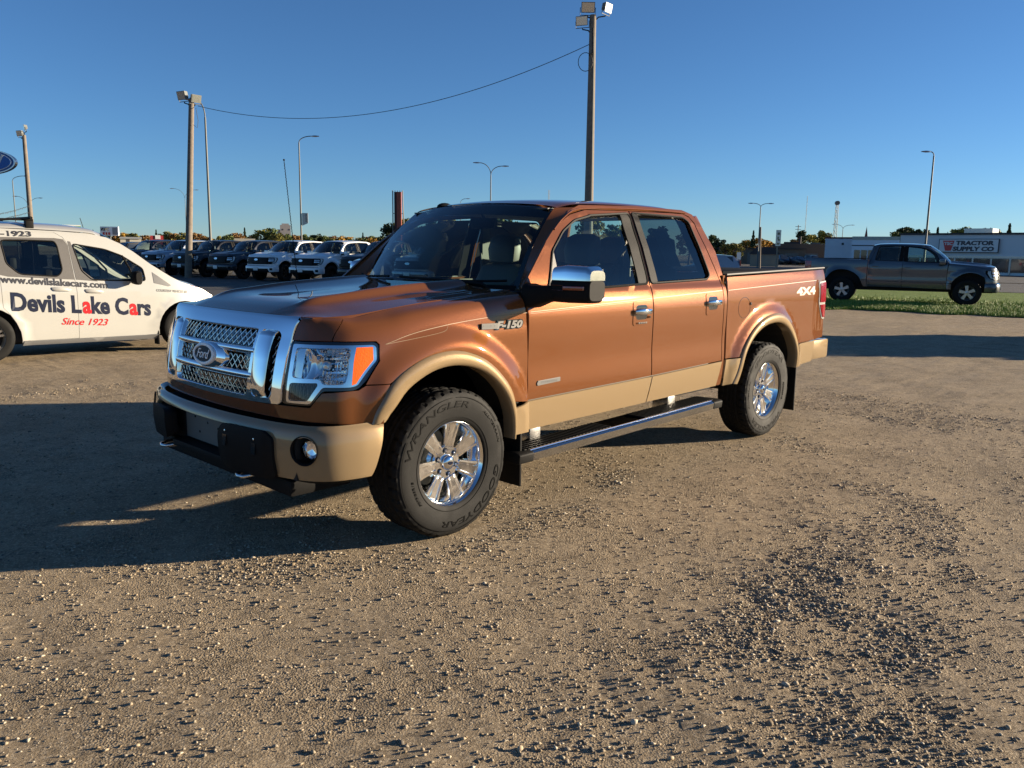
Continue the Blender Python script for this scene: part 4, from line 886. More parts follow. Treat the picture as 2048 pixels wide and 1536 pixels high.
# ------------------------------------------------------------------ fleet pickups in the row
M['f_body'] = mat('fleet_paint', (.02, .025, .04), .3, .2, 1.); M['f_low'] = M['f_body']
F_COL = {'navy': mat('paint_navy', (.006, .010, .022), .3, .1, .25), 'silver': mat('paint_silver', (.26, .29, .33), .32, .3, 1.), 'black': mat('paint_black', (.004, .005, .008), .3, .0, .15), 'grey': mat('paint_grey', (.022, .027, .036), .3, .2, .3), 'white': mat('paint_fleet_white', (.72, .73, .72), .3, 0, 1.), 'teal': mat('paint_teal', (.02, .035, .045), .3, .3, 1.), 'ranger': mat('paint_carbon', (.055, .070, .085), .28, .4, 1.)}
FM = dict(M); NOSE_BAND = [(-2.8, 2.85), (2.8, 2.85), (2.82, 4.2), (2.95, 5.0), (-2.95, 5.0), (-2.82, 4.2)]
fleet = thing('pickup_truck', 'x', 'pickup truck', (0, 0, -60))
pickup_shell(fleet, M['f_body'], M['f_low'], 2.4, True)
patch('nose_panel', nose, NOSE_BAND, M['f_body'], fleet, du=.4, dv=.3)
fg = patch('grille', nose, rnd([(-2.7, 2.75), (2.7, 2.75), (2.45, 1.15), (-2.45, 1.15)], .05, 3, .3, .2), M['fleetblack'], fleet, du=.4, dv=.3, thick=.03, off=.012)
patch('grille_bar', nose, [(-2.6, 1.9), (2.6, 1.9), (2.6, 2.05), (-2.6, 2.05)], M['fleetblack'], fg, du=.4, dv=.1, off=.03, thick=.02)
patch('grille_bar', nose, [(-2.6, 1.5), (2.6, 1.5), (2.6, 1.58), (-2.6, 1.58)], M['fleetblack'], fg, du=.4, dv=.1, off=.03, thick=.02)
mt_ = frame_on(nose, 0, 1.97, .045); bm = bmesh.new(); bprism(bm, ell(.12, .05, 24), lambda a, b, d: mt_ @ Vector((a, b, d)), 0, .01); out(bm, 'grille_emblem', M['satin'], fg)
for mir in (False, True):
    lp = patch('headlamp', nose, rnd([(2.80,2.75),(6.5,2.7),(6.7,2.1),(6.3,1.3),(4.8,1.05),(2.75,1.2)], .02, 3, .1, .2), M['fleetblack'], fleet, du=.4, dv=.3, thick=.03, off=.004, mirror=mir)
    patch('lamp_strip', nose, [(5.7,2.65),(6.4,2.62),(6.55,2.1),(6.2,1.4),(4.8,1.15),(4.8,1.3),(5.8,1.5),(5.95,2.1)], M['badge'], lp, du=.3, dv=.3, thick=0, off=.012, mirror=mir)
    for v in (1.75, 2.2): patch('lamp_lens', nose, [(3.1, v-.12), (5.5, v-.12), (5.5, v+.12), (3.1, v+.12)], M['satin'], lp, du=.3, dv=.2, thick=0, off=.010, mirror=mir)
    patch('tail_lamp', bedside, L_, M['redlens'], fleet, du=.1, dv=.1, thick=.03, off=.006, mirror=mir)
fb = patch('front_bumper', bump, [(-7.9,.97),(-3.0,.97),(-2.6,2.2),(2.6,2.2),(3.0,.97),(7.9,.97),(7.9,3.55),(7.6,4),(-7.6,4),(-7.9,3.55)], M['f_low'], fleet, du=.4, dv=.3, thick=.03)
patch('lower_grille', bump, [(-7.4,0.0),(7.4,0.0),(7.7,1.0),(3.0,1.0),(2.6,2.3),(-2.6,2.3),(-3.0,1.0),(-7.7,1.0)], M['fleetblack'], fb, du=.4, dv=.4, thick=.02, off=-.012)
for s in (-1, 1): patch('fog_lamp', bump, [(s*3.2,1.6),(s*4.4,1.6),(s*4.4,2.4),(s*3.2,2.4)], M['fleetblack'], fb, du=.3, dv=.3, thick=.01, off=.006)
box('licence_plate', .985, .995, -.15, .15, .50, .66, M['plate'], fb, bevel=.003)
box('dashboard', -1.1, -.6, -.85, .85, 1.05, 1.30, M['dash'], fleet, bevel=.04)
for y in (.4, -.4): box('seat', -1.9, -1.72, y-.22, y+.22, .8, 1.45, M['dash'], fleet, bevel=.04); box('headrest', -1.86, -1.76, y-.11, y+.11, 1.5, 1.66, M['dash'], fleet, bevel=.03)
box('rear_seat', -2.75, -2.6, -.75, .75, .8, 1.45, M['dash'], fleet, bevel=.04)
for i, s in enumerate((1, -1)):
    d = [o for o in fleet.children if o.name.startswith('front_door')][i]
    box('door_mirror', -.86, -.70, min(s*1.03, s*1.27), max(s*1.03, s*1.27), 1.27, 1.44, M['f_body'], d, bevel=.03); box('mirror_arm', -.78, -.64, min(s*.9, s*1.05), max(s*.9, s*1.05), 1.28, 1.33, M['fleetblack'], d)
    for xh, zh in ((-1.75, 1.155), (-2.70, 1.185)): box('door_handle', xh-.1, xh+.1, min(s*.97, s*1.0), max(s*.97, s*1.0), zh-.015, zh+.02, M['f_body'], fleet, bevel=.008)
    for x in (-.53, -4.23): pass
def fleet_wheel(root, m, spokes=6, w=.05, dark=True):
    t = bpy.data.objects.new('wheel', None); COL.objects.link(t); t.parent = root
    tyre_mesh(t, 48, detail=False)
    r = lathe('rim', [(.212,-.08),(.215,.05),(.225,.10),(.24,.118),(.24,.108)], m, t, n=32, axis='y'); lathe('brake', [(.0,-.0),(.21,-.0)], M['under'], r, n=24, axis='y'); lathe('rim_dish', [(.21,.08),(.18,.02)], m, r, n=24, axis='y')
    for k in range(spokes):
        a = R(360*k/spokes+12); mt = Matrix.Rotation(-a, 4, 'Y'); bm = bmesh.new()
        bprism(bm, [(.03, -w*.7), (.03, w*.7), (.225, w), (.225, -w)], lambda p, q, d: mt @ Vector((p, d, q)), .06, .095); out(bm, 'spoke', m, r)
    lathe('hub_cap', [(.06,.05),(.055,.1),(.0,.105)], m, r, n=16, axis='y')
    return t
def put_wheels(root, W):
    for k, (x, y, fl) in enumerate(((0, .855, 0), (-3.67, .855, 0), (0, -.855, 1), (-3.67, -.855, 1))):
        w = W if k == 0 else copy_tree(W, root); w.location = (x, y, .405); w.rotation_euler = (0, 0, math.pi if fl else 0)
put_wheels(fleet, fleet_wheel(fleet, M['fleetblack']))
def place(root, x, y, z, rz, label, group=None):
    root.location = (x, y, z); root.rotation_euler = (0, 0, rz); root['label'] = label
    if group: root['group'] = group
    return root
PSI = 1.67-math.pi/2+.114; ROW = 'pickups parked side by side in a row'
fl = [(-1, 'navy', 'navy pickup at the far left end of the parked row, mostly behind the white van'), (0, 'silver', 'silver pickup standing left of the black pickup in the parked row'), (1, 'black', 'black pickup between the silver and the dark grey pickup in the row'),
      (2, 'grey', 'dark grey pickup just left of the two white pickups in the row'), (3, 'white', 'white pickup next to the dark grey pickup, left of the two white ones'), (4, 'white', 'white pickup on the right of the white pair, behind the whip antenna'),
      (5, 'black', 'black pickup right of the white pair, half hidden by the brown truck windscreen'), (6, 'silver', 'silver pickup seen through the windscreen of the brown truck'), (7, 'teal', 'dark teal pickup seen through the windscreen beside the silver one'), (8, 'grey', 'dark grey pickup at the right end of the row, seen through the cab windows')]
def swapd(c, low=None): return {'fleet_paint': F_COL[c]}
for n_, (k, c, lab) in enumerate(fl):
    o = copy_tree(fleet, None, swapd(c)); place(o, -16.443+math.cos(1.67)*3.341*k, -41.275+math.sin(1.67)*3.341*k, .055, PSI+random.uniform(-.02, .02), lab, ROW)
M['galvl'] = mat('cast_alloy', (.40, .40, .40), .3, .8)
# carbon grey pickup on the grass, bright wheels
rg = copy_tree(fleet, None, swapd('ranger'))
for ch in list(rg.children):
    if ch.name.startswith('wheel'):
        for g in ch.children:
            for q in g.children: bpy.data.objects.remove(q)
            bpy.data.objects.remove(g)
        bpy.data.objects.remove(ch)
put_wheels(rg, fleet_wheel(rg, M['galvl'], 5, .05))
hx_, hy_ = -.33, .944
rw = np.array((-24.31, -6.68, 0)[:2]); ctr = rw-np.array((.944, .33))*.95+3.67*np.array((hx_, hy_))
place(rg, ctr[0], ctr[1], .10, math.atan2(hy_, hx_), 'carbon grey crew cab pickup with bright five spoke wheels parked alone on the grass strip')
xo = copy_tree(fleet, None, swapd('navy')); place(xo, -19.1, 5.9, .0, math.atan2(hy_, hx_), 'dark pickup parked on the gravel beyond the right edge, casting a long shadow')
def kill(o):
    for c in list(o.children): kill(c)
    bpy.data.objects.remove(o)
kill(fleet)
# ------------------------------------------------------------------ courtesy van
M['darkink'] = mat('dark_ink', (.03, .03, .035), .4)
van = thing('courtesy_van', 'white courtesy van with dealer lettering on its side and roof bars', 'van', (0, -9.05, 0), math.pi)
vprof = interp([(.16,.83),(.26,.89),(.50,.910),(.75,.917),(.92,.912),(1.05,.897),(1.15,.877),(1.40,.822),(1.60,.775),(1.72,.735),(1.79,.69),(1.83,.64)])
def vside(x, z):
    x = np.atleast_1d(np.asarray(x, float)); z = np.atleast_1d(np.asarray(z, float)); w = .16*np.clip((x-2.2)/1.1, 0, 2)**2+.04*np.clip((-.5-x)/.6, 0, 2)**2
    b = .022*(1-sm(.40, .52, np.hypot(x-2.66, z-.33)))+.022*(1-sm(.40, .52, np.hypot(x, z-.33))); return np.stack([x, vprof(z)-w+b, z], 1)
def shrink(poly, d):
    P = np.array(poly, float); n = len(P); A = sum(P[i-1][0]*P[i][1]-P[i][0]*P[i-1][1] for i in range(n)); s = 1 if A > 0 else -1; o = []
    for i in range(n):
        e1 = P[i]-P[i-1]; e2 = P[(i+1) % n]-P[i]; e1 /= np.linalg.norm(e1); e2 /= np.linalg.norm(e2); n1 = np.array((-e1[1], e1[0]))*s; n2 = np.array((-e2[1], e2[0]))*s; b = n1+n2; b /= max(.4, np.linalg.norm(b)**2/2); o.append(tuple(P[i]+b*d))
    return o
def arc(cx, cz, r, a0, a1, n=14): return [(cx+r*math.cos(R(a)), cz+r*math.sin(R(a))) for a in np.linspace(a0, a1, n)]
SD = [(.40,.27),(1.125,.265),(1.13,.92),(1.11,1.22),(1.09,1.58),(1.04,1.675),(.94,1.74),(.20,1.745),(.20,.73),(.27,.64),(.34,.52),(.385,.40)]
FD = [(1.125,.265),(2.14,.26),(2.19,.55),(2.215,.94),(2.21,1.06),(2.19,1.20),(2.02,1.385),(1.83,1.515),(1.62,1.605),(1.35,1.655),(1.08,1.665),(1.09,1.58),(1.11,1.22),(1.13,.92)]
VW1 = rnd([(.27,1.62),(.55,1.625),(.92,1.618),(.95,1.56),(.975,1.22),(.91,1.135),(.44,1.17),(.30,1.31)], .05, 3); VW2 = rnd([(1.15,1.585),(1.57,1.515),(1.79,1.43),(2.07,1.24),(2.09,1.06),(1.55,1.075),(1.34,1.085),(1.22,1.21)], .04, 3)
VW0 = rnd([(-.80,1.60),(.10,1.62),(.10,1.22),(-.10,1.16),(-.72,1.20)], .05, 3)
BODY = [(.40,.25)]+[(2.24,.24)]+arc(2.66,.33,.415,190,0,16)+[(3.12,.30),(3.2,.55),(3.16,.80),(3.02,.90),(2.80,.975),(2.62,1.04),(2.47,1.12),(2.2,1.30),(1.97,1.485),(1.80,1.60),(1.62,1.685),(1.35,1.735),(1.0,1.755),(.3,1.775),(-.60,1.765),(-.93,1.70),(-1.0,1.2),(-1.02,.4),(-.95,.28),(-.42,.25)]+arc(0,.33,.41,190,0,16)[:]
V = lambda *a, **q: patch(*a, du=q.pop('du', .1), dv=q.pop('dv', .08), ref=(1, 0, .9), **q)
for mir in (True, False):
    s = -1 if mir else 1
    bs = V('body_side', vside, BODY, M['white'], van, holes=[SD, shrink(FD, .006)], mirror=mir)
    sdr = V('sliding_door', vside, shrink(SD, .005), M['white'], van, holes=[VW1], mirror=mir)
    fdr = V('front_door', vside, shrink(FD, .005), M['white'], van, holes=[VW2], mirror=mir)
    V('window', vside, VW1, M['tint'], sdr, mirror=mir, off=-.006, thick=0); V('window', vside, VW2, M['glass'], fdr, mirror=mir, off=-.006, thick=0)
    V('rear_quarter_glass', vside, VW0, M['gloss'], bs, mirror=mir, off=.002, thick=.004)
    V('window_surround', vside, [(.93,1.66),(1.04,1.645),(1.085,1.57),(1.105,1.22),(1.12,1.09),(.30,1.14),(.18,1.17),(.18,1.28),(.24,1.45),(.24,1.66)], M['darkgrey'], sdr, holes=[VW1], mirror=mir, off=.0025, thick=.006, dv=.05)
    V('window_surround', vside, [(1.095,1.62),(1.13,1.615),(1.16,1.45),(1.24,1.21),(1.36,1.10),(1.42,1.06),(1.135,1.09),(1.12,1.22)], M['darkgrey'], fdr, mirror=mir, off=.0025, thick=.006, dv=.05)
    for dd, lp in ((sdr, VW1), (fdr, VW2)):
        q = [tuple(vside(x, z)[0]*(1, s, 1)) for x, z in lp]; q.append(q[0]); tube('window_seal', q, .010, M['black'], dd, n=6)
    V('corner_glass', vside, [(2.20,1.185),(2.47,.985),(2.43,.97),(2.21,1.025)], M['greyvinyl'], bs, mirror=mir, off=.004, thick=.006)
    tube('quarter_divider', [tuple(vside(x, z)[0]*(1, s, 1)) for x, z in ((1.80,1.43),(1.88,1.25),(1.93,1.07))], .013, M['black'], fdr, n=6)
    V('rocker_trim', vside, [(.42,.27),(2.24,.255),(2.22,.195),(.40,.215)], M['greyvinyl'], bs, mirror=mir, off=.012, thick=.03, dv=.05)
    for dd, xh, zh in ((sdr, .93, .960), (fdr, 1.36, .925)):
        hull('door_handle', [[(xh+x, s*(float(vside(xh, zh)[0, 1])+.004+o_+a*.01), zh+b-x*.10) for a, b in sup(0, 0, 1, h, 12, .7)] for x, o_, h in ((.12, 0, .010), (.10, .014, .017), (.0, .026, .022), (-.08, .018, .028), (-.12, 0, .018))], M['white'], dd)
    mrr = hull('door_mirror', [[(1.90+a, s*y, 1.11+b) for a, b in sup(0, 0, w, h, 16, .6)] for y, w, h in ((.92, .04, .05), (.97, .06, .09), (1.10, .065, .10), (1.15, .04, .08))], M['black'], fdr)
    V('headlamp', vside, rnd([(2.74,.99),(2.98,.915),(3.16,.81),(3.14,.74),(3.0,.84),(2.86,.90)], .01, 2), M['redlens'] if False else M['satin'], bs, mirror=mir, off=.006, thick=.02, du=.05, dv=.04)
    V('lamp_amber', vside, [(2.76,.985),(2.88,.945),(2.95,.89),(2.86,.915)], M['amber'], bs, mirror=mir, off=.010, thick=.004, du=.05, dv=.04)
    for xc in (0, 2.66):
        bm = bmesh.new(); A = [[bm.verts.new((xc+.41*math.cos(t), s*y, .33+.405*math.sin(t))) for t in np.linspace(-.1, math.pi+.1, 18)] for y in (.60, .905)]
        for k in range(17): bm.faces.new((A[0][k], A[0][k+1], A[1][k+1], A[1][k]))
        bm.faces.new(A[0]); out(bm, 'wheel_arch_liner', M['under'], van)
    box('mud_flap', 2.225, 2.245, min(s*.76, s*.915), max(s*.76, s*.915), .10, .34, M['black'], van, bevel=.006)
def van_text(name, t, x0, zb, w, h, slope, m, par, bold=0., shear=0.):
    def fn(a, b, dd): x = x0+a; z = zb+b+a*slope; q = vside(x, z); return np.stack([q[:, 0], -(q[:, 1]+.004+dd), z], 1)
    return text(name, t, fn, m, par, w, h, bold=bold, shear=shear, thick=.0005)
vb = [o for o in van.children if o.name.startswith('body_side')][0]
def width_of(s_, bold): return text_mesh(s_, bold)[2][0]
full, bo = 'Devils Lake Cars', .022; Wt = width_of(full, bo); sc_ = 1.83/Wt
def seg_(pre, t, m, extra=1.0):
    w0 = width_of(pre+'|', bo)-width_of('|', bo) if pre else 0; x0 = .30+w0*sc_
    lo_h = text_mesh(t, bo)[2][1]; van_text('side_lettering', t, x0, .683-(x0-.30)*.080, width_of(t, bo)*sc_, lo_h*sc_*1.27, -.080, m, vb, bo+.012)
seg_('', 'Devils L', M['navy']); seg_('Devils L', 'a', M['red']); seg_('Devils La', 'ke C', M['navy']); seg_('Devils Lake C', 'a', M['red']); seg_('Devils Lake Ca', 'rs', M['navy'])
van_text('web_lettering', 'www.devilslakecars.com', .20, 1.062, 1.34, .098, -.078, M['darkink'], vb, .03)
van_text('since_lettering', 'Since 1923', .90, .470, .62, .098, -.075, M['red'], vb, .01, .38)
van_text('phone_lettering', '3-1923', .205, 1.672, .45, .075, -.004, M['darkink'], vb, .03)
van_text('fleet_lettering', 'COURTESY VEHICLE #3', 2.235, .895, .48, .042, -.075, M['greyvinyl'], vb, .02)
def van_top():
    S = [(-1.0,1.60,1.45,.73),(-.96,1.80,1.70,.70),(-.6,1.865,1.765,.70),(.4,1.885,1.780,.70),(1.1,1.872,1.76,.70),(1.45,1.835,1.735,.695),(1.64,1.79,1.69,.70),(1.80,1.715,1.61,.715),(2.1,1.50,1.40,.76),(2.4,1.285,1.18,.80),(2.62,1.12,1.05,.83),(2.80,1.065,.985,.83),(3.05,.99,.90,.79),(3.25,.88,.80,.74),(3.42,.72,.66,.66),(3.50,.50,.50,.62),(3.46,.26,.26,.60)]
    P = np.zeros((len(S), 9, 3))
    for i, (x, zc, ze, y) in enumerate(S):
        for k, (w, d) in enumerate([(0, 0), (.4, .08), (.75, .32), (.93, .70), (1, 1)]):
            xx = x-(.12*w*w if x > 1.5 else 0)*(1 if x < 3 else 2.6*(x-2.6)); P[i, 4+k] = (xx, y*w, zc+(ze-zc)*d); P[i, 4-k] = (xx, -y*w, zc+(ze-zc)*d)
    return net(P)
vt = van_top(); VP = lambda n, pl, m, par=van, **q: patch(n, vt, pl, m, par, du=.25, dv=.25, ref=(1, 0, .9), **q)
VP('roof', [(0,0),(6.3,0),(6.3,8),(0,8)], M['white'], thick=0)
VP('windscreen', rnd([(6.35,.12),(10.2,.12),(10.2,7.88),(6.35,7.88)], .2), M['wsglass'], thick=0)
for a, b in ((0, .12), (7.88, 8)): VP('roof_pillar', [(6.3,a),(10.25,a),(10.25,b),(6.3,b)], M['white'], thick=.02)
VP('hood', [(10.25,0),(13.2,.1),(13.2,7.9),(10.25,8)], M['white']); VP('front_bumper', [(13.25,0),(16,0),(16,8),(13.25,8)], M['white'])
VP('grille', rnd([(13.5,2),(14.6,2),(14.6,6),(13.5,6)], .2), M['black'], off=.01)
box('rear_doors', -1.02, -.97, -.80, .80, .35, 1.66, M['white'], van); box('floor', -.95, 3.2, -.58, .58, .2, .34, M['under'], van); box('inner_panel', .35, 2.25, -.80, .80, .25, .80, M['dash'], van)
box('dashboard', 2.0, 2.5, -.74, .74, .8, 1.04, M['dash'], van, bevel=.04)
for y in (.36, -.36): box('front_seat', 1.05, 1.2, y-.23, y+.23, .6, 1.22, M['dash'], van, bevel=.05); box('headrest', 1.03, 1.13, y-.13, y+.13, 1.24, 1.42, M['dash'], van, bevel=.04)
for y in (.36, -.36): box('rear_seat', .25, .40, y-.23, y+.23, .6, 1.18, M['dash'], van, bevel=.05); box('headrest', .62, .72, y-.13, y+.13, 1.20, 1.38, M['dash'], van, bevel=.04)
vw = bpy.data.objects.new('wheel', None); COL.objects.link(vw); vw.parent = van
lathe('tyre', [(.205,.075),(.215,.095),(.26,.104),(.30,.102),(.322,.09),(.330,.07),(.330,-.07),(.30,-.1),(.205,-.08)], M['rubber'], vw, n=48, axis='y')
vr = lathe('rim', [(.195,-.05),(.20,.04),(.205,.085),(.212,.09),(.213,.08)], M['galv'], vw, n=40, axis='y'); lathe('brake', [(.0,-.0),(.195,-.0)], M['under'], vr, n=24, axis='y')
for k in range(5):
    for off_ in (-.17, .17):
        a = R(72*k+18); bm = bmesh.new(); e = [(.04*math.cos(a-off_)-0, .04*math.sin(a-off_))]
        p0 = np.array((.045*math.cos(a), .045*math.sin(a))); p1 = np.array((.20*math.cos(a+off_), .20*math.sin(a+off_))); t_ = (p1-p0)/np.linalg.norm(p1-p0); n_ = np.array((-t_[1], t_[0]))
        bprism(bm, [tuple(p0-n_*.016), tuple(p1-n_*.014), tuple(p1+n_*.014), tuple(p0+n_*.016)], lambda p, q, d: Vector((p, d, q)), .045, .075); out(bm, 'spoke', M['satin'], vr)
lathe('hub_cap', [(.05,.04),(.045,.08),(.0,.085)], M['satin'], vr, n=18, axis='y')
for k, (x, s) in enumerate(((0, -1), (2.66, -1), (0, 1), (2.66, 1))):
    w = vw if k == 0 else copy_tree(vw, van); w.location = (x, s*.80, .335); w.rotation_euler = (0, 0.3*k, math.pi if s < 0 else 0)
rk = thing('roof_rack', 'black roof bars with clamps mounted on top of the white van', 'roof rack', (0, -9.05, 0), math.pi)
for x in (.66, -.30):
    tube('cross_bar', [(x, -.78, 1.925), (x, .78, 1.925)], .018, M['black'], rk, n=8)
    for s in (-1, 1): box('bar_foot', x-.05, x+.05, min(s*.60, s*.70), max(s*.60, s*.70), 1.785, 1.90, M['black'], rk, bevel=.015)
for s in (-1, 1): tube('side_bar', [(.70, s*.70, 1.90), (-.95, s*.70, 1.885)], .014, M['black'], rk, n=8)
# ------------------------------------------------------------------ ground cover and hard surfaces
M['asphalt'] = ground_mat('asphalt', [(.085, .082, .078), (.065, .063, .060), (.105, .10, .095), (.12, .115, .105), (.05, .05, .05)], .25)
M['turf'] = ground_mat('turf', [(.10, .17, .020), (.13, .20, .028), (.17, .20, .045), (.18, .22, .05), (.07, .12, .016)], 1.)
def sheet(name, poly, z, m, rows=1):
    return tag(raw(name, [(x, y, z) for x, y in poly], [tuple(range(len(poly)))], m), kind='structure')
sheet('asphalt_lot', [(22, -17.5), (-45, -24), (-95, -75), (-70, -125), (-20, -140), (60, -120), (60, -40)], .05, M['asphalt'])
hd = np.array((hx_, hy_)); nn = np.array((-.944, -.33)); c0 = np.array((CAM.x, CAM.y))
def strip_pts(q0, q1, a0=-60, a1=60): return [tuple(c0+nn*q+hd*a) for q, a in ((q0, a0), (q1, a0), (q1, a1), (q0, a1))]
def gz2(x, y): q = (x-c0[0])*nn[0]+(y-c0[1])*nn[1]; return .10*sm(22.5, 26, q)
sheet('street', strip_pts(42, 58, -22, 60), .215-.09, M['asphalt']); sheet('car_park', strip_pts(58.5, 130, -22, 90), .14, M['asphalt'])
r = np.random.default_rng(11); n = 150000
q = 25.9+np.abs(r.normal(0, 1, n))*2.6; q = np.where(q > 36, 26, q); a = r.uniform(-8, 12, n)*(q/26)+2.5; edge = 26.05+.7*(vnoise(a*1.3, a*0, 31)-.5)*2
P_ = c0+nn*q[:, None]+hd*a[:, None]; k = (q > edge) & (r.uniform(0, 1, n) < .6+.4*sm(.3, .6, vnoise(P_[:, 0]*1.5, P_[:, 1]*1.5, 33))); P_, q = P_[k], q[k]; n = len(P_)
h = r.uniform(.035, .10, n)*(.6+.8*vnoise(P_[:, 0]*.8, P_[:, 1]*.8, 35)); th = r.uniform(0, 6.28, n); w = .012
zb = np.full(n, 0.0); base = np.stack([P_[:, 0], P_[:, 1], zb+.09*sm(25.9, 27.8, q)], 1)
dx = np.stack([np.cos(th), np.sin(th), 0*th], 1)*w; tip = base+np.stack([r.normal(0, .03, n), r.normal(0, .03, n), h], 1)
V_ = np.stack([base-dx, base+dx, tip], 1).reshape(-1, 3); F_ = np.arange(n*3).reshape(-1, 3)
me = bpy.data.meshes.new('grass'); me.vertices.add(n*3); me.vertices.foreach_set('co', V_.ravel().astype(np.float32)); me.loops.add(n*3); me.loops.foreach_set('vertex_index', F_.ravel().astype(np.int32)); me.polygons.add(n); me.polygons.foreach_set('loop_start', (np.arange(n)*3).astype(np.int32)); me.polygons.foreach_set('material_index', r.integers(0, 3, n).astype(np.int32))
for nm_, c in (('green', (.16, .27, .022)), ('dry', (.28, .30, .06)), ('dark', (.09, .17, .018))): me.materials.append(mat('blade_'+nm_, c, .6))
me.update(); gob = bpy.data.objects.new('grass', me); COL.objects.link(gob); tag(gob, 'short green grass strip under the carbon grey pickup', 'grass', kind='stuff')
# turf sheet follows a low rise
bm = bmesh.new(); A = []
for qq, z in ((26.1, .015), (26.8, .05), (27.5, .09), (34, .10), (41.5, .11), (42, .11)): A.append([bm.verts.new((*(c0+nn*(qq+(.5*(vnoise(np.array([t*1.3]), np.array([0.]), 31)[0]-.5)*2 if qq < 27.2 else 0))+hd*t), z)) for t in np.linspace(-13, 60, 160)])
for u_, v_ in zip(A, A[1:]):
    for k in range(159): bm.faces.new((u_[k], u_[k+1], v_[k+1], v_[k]))
tag(out(bm, 'grass_verge', M['turf'], smooth=True), kind='structure')
# ------------------------------------------------------------------ poles, lamps, wires
def pole(name, label, cat, base, top, r0, r1, m, group=None):
    b = Vector(base); t = thing(name, label, cat, b, 0, group); tp = Vector(top)-b
    tube('pole_shaft', [Vector((0, 0, 0)), tp*.5, tp], [r0, (r0+r1)/2, r1], m, t, n=14); return t, tp
def flood(t, tp, dx, dy, dz, yaw_, tilt=-25, s=1.):
    p = tp+Vector((dx, dy, dz)); mt = Matrix.Translation(p) @ Matrix.Rotation(yaw_, 4, 'Z') @ Matrix.Rotation(R(tilt), 4, 'X') @ Matrix.Scale(s, 4)
    bm = bmesh.new(); a = [bm.verts.new(mt @ Vector(q)) for q in ((-.26, -.10, -.19), (.26, -.10, -.19), (.26, -.10, .19), (-.26, -.10, .19))]; b = [bm.verts.new(mt @ Vector(q)) for q in ((-.20, .12, -.12), (.20, .12, -.12), (.20, .12, .14), (-.20, .12, .14))]
    for k in range(4): bm.faces.new((a[k], a[(k+1) % 4], b[(k+1) % 4], b[k]))
    bm.faces.new(a); bm.faces.new(b); f = out(bm, 'floodlight', M['galv'], t)
    bm = bmesh.new(); bbox(bm, -.235, .235, -.108, -.101, -.165, .165, mt); out(bm, 'lamp_glass', M['satin'], f)
    tube('lamp_yoke', [mt @ Vector(q) for q in ((-.29, .0, .0), (-.29, .0, -.27), (.29, .0, -.27), (.29, .0, .0))], .018*s, M['galv'], f, n=6)
    tube('lamp_arm', [mt @ Vector((0, 0, -.27)), mt @ Vector((0, 0, -.33)), tp+Vector((dx*.4, dy*.4, dz-.38*s)), tp+Vector((0, 0, dz-.62*s))], .028*s, M['black'], f, n=6)
VR = Vector((ri.x, ri.y, 0)).normalized()
pA, tA = pole('utility_pole', 'tall wooden pole with three floodlights rising behind the brown truck cab', 'pole', (-22.92, -16.37, 0), (-22.87, -16.43, 10.57), .20, .125, M['wood'])
yw = math.atan2(VR.y, VR.x)
flood(pA, tA, VR.x*-.20, VR.y*-.20, .27, yw, 12, 1.0); flood(pA, tA, VR.x*.52, VR.y*.52, .27, yw+.9, 12, .9); flood(pA, tA, VR.x*-.40, VR.y*-.40, -.22, yw-.35, 10, .9)
tube('conduit', [Vector((0, 0, 0))+VR*.10+Vector((.1, .1, 0)), tA+VR*.05+Vector((.08, .08, -.8))], .03, M['galv'], pA, n=6)
lp_ = [tA+VR*(-.22+.28*math.cos(t))+Vector((0.15, .1, -1.75+.34*math.sin(t))) for t in np.linspace(0, 6.2, 22)]; tube('cable_loop', lp_, .014, M['wire'], pA, n=5)
tube('cable_drop', [tA+Vector((.1, .1, -.5)), tA+VR*.06+Vector((.14, .1, -1.4)), tA-VR*.12+Vector((.12, .1, -1.5))], .03, M['wire'], pA, n=5)
pB, tB = pole('utility_pole', 'wooden pole with two floodlights standing behind the parked pickup row', 'pole', (-15.81, -36.74, 0), (-16.31, -36.51, 8.81), .18, .13, M['wood'])
flood(pB, tB, VR.x*-.42, VR.y*-.42, .22, yw-.5, 14, 1.1); flood(pB, tB, VR.x*.20, VR.y*.20, .08, yw+.9, 14, 1.0)
tube('cable_loop', [tB+VR*.25+Vector((.1, .1, -.4)), tB+VR*.34+Vector((.1, .1, -1.0)), tB+VR*.28+Vector((.1, .1, -1.35)), tB+VR*.08+Vector((.1, .1, -1.2))], .012, M['wire'], pB, n=5)
pC, tC = pole('utility_pole', 'leaning wooden pole with two small floodlights behind the white van', 'pole', (-13.56, -53.51, 0), (-13.55, -53.52, 8.28), .17, .11, M['wood'])
flood(pC, tC, VR.x*.12, VR.y*.12, .46, yw-.9, 10, .8); flood(pC, tC, VR.x*-.22, VR.y*-.22, .10, yw-.4, 10, .9)
def cable(name, pts, r, label, cat, grp=None): return tag(tube(name, pts, r, M['wire'], None, 6), label, cat, grp)
a_, b_ = Vector((-22.79, -16.52, 9.50)), Vector((-16.57, -36.38, 8.55)); midp = Vector((-18.82, -29.41, 7.52))
sag = lambda t: a_.lerp(b_, t)-Vector((0, 0, 4*t*(1-t)*SG))
SG = 1.0; tt_ = .62; SG = (a_.lerp(b_, tt_).z-midp.z)/(4*tt_*(1-tt_))
cable('overhead_wire', [sag(t) for t in np.linspace(0, 1, 40)], .014, 'thin black wire sagging between the two wooden floodlight poles', 'wire')
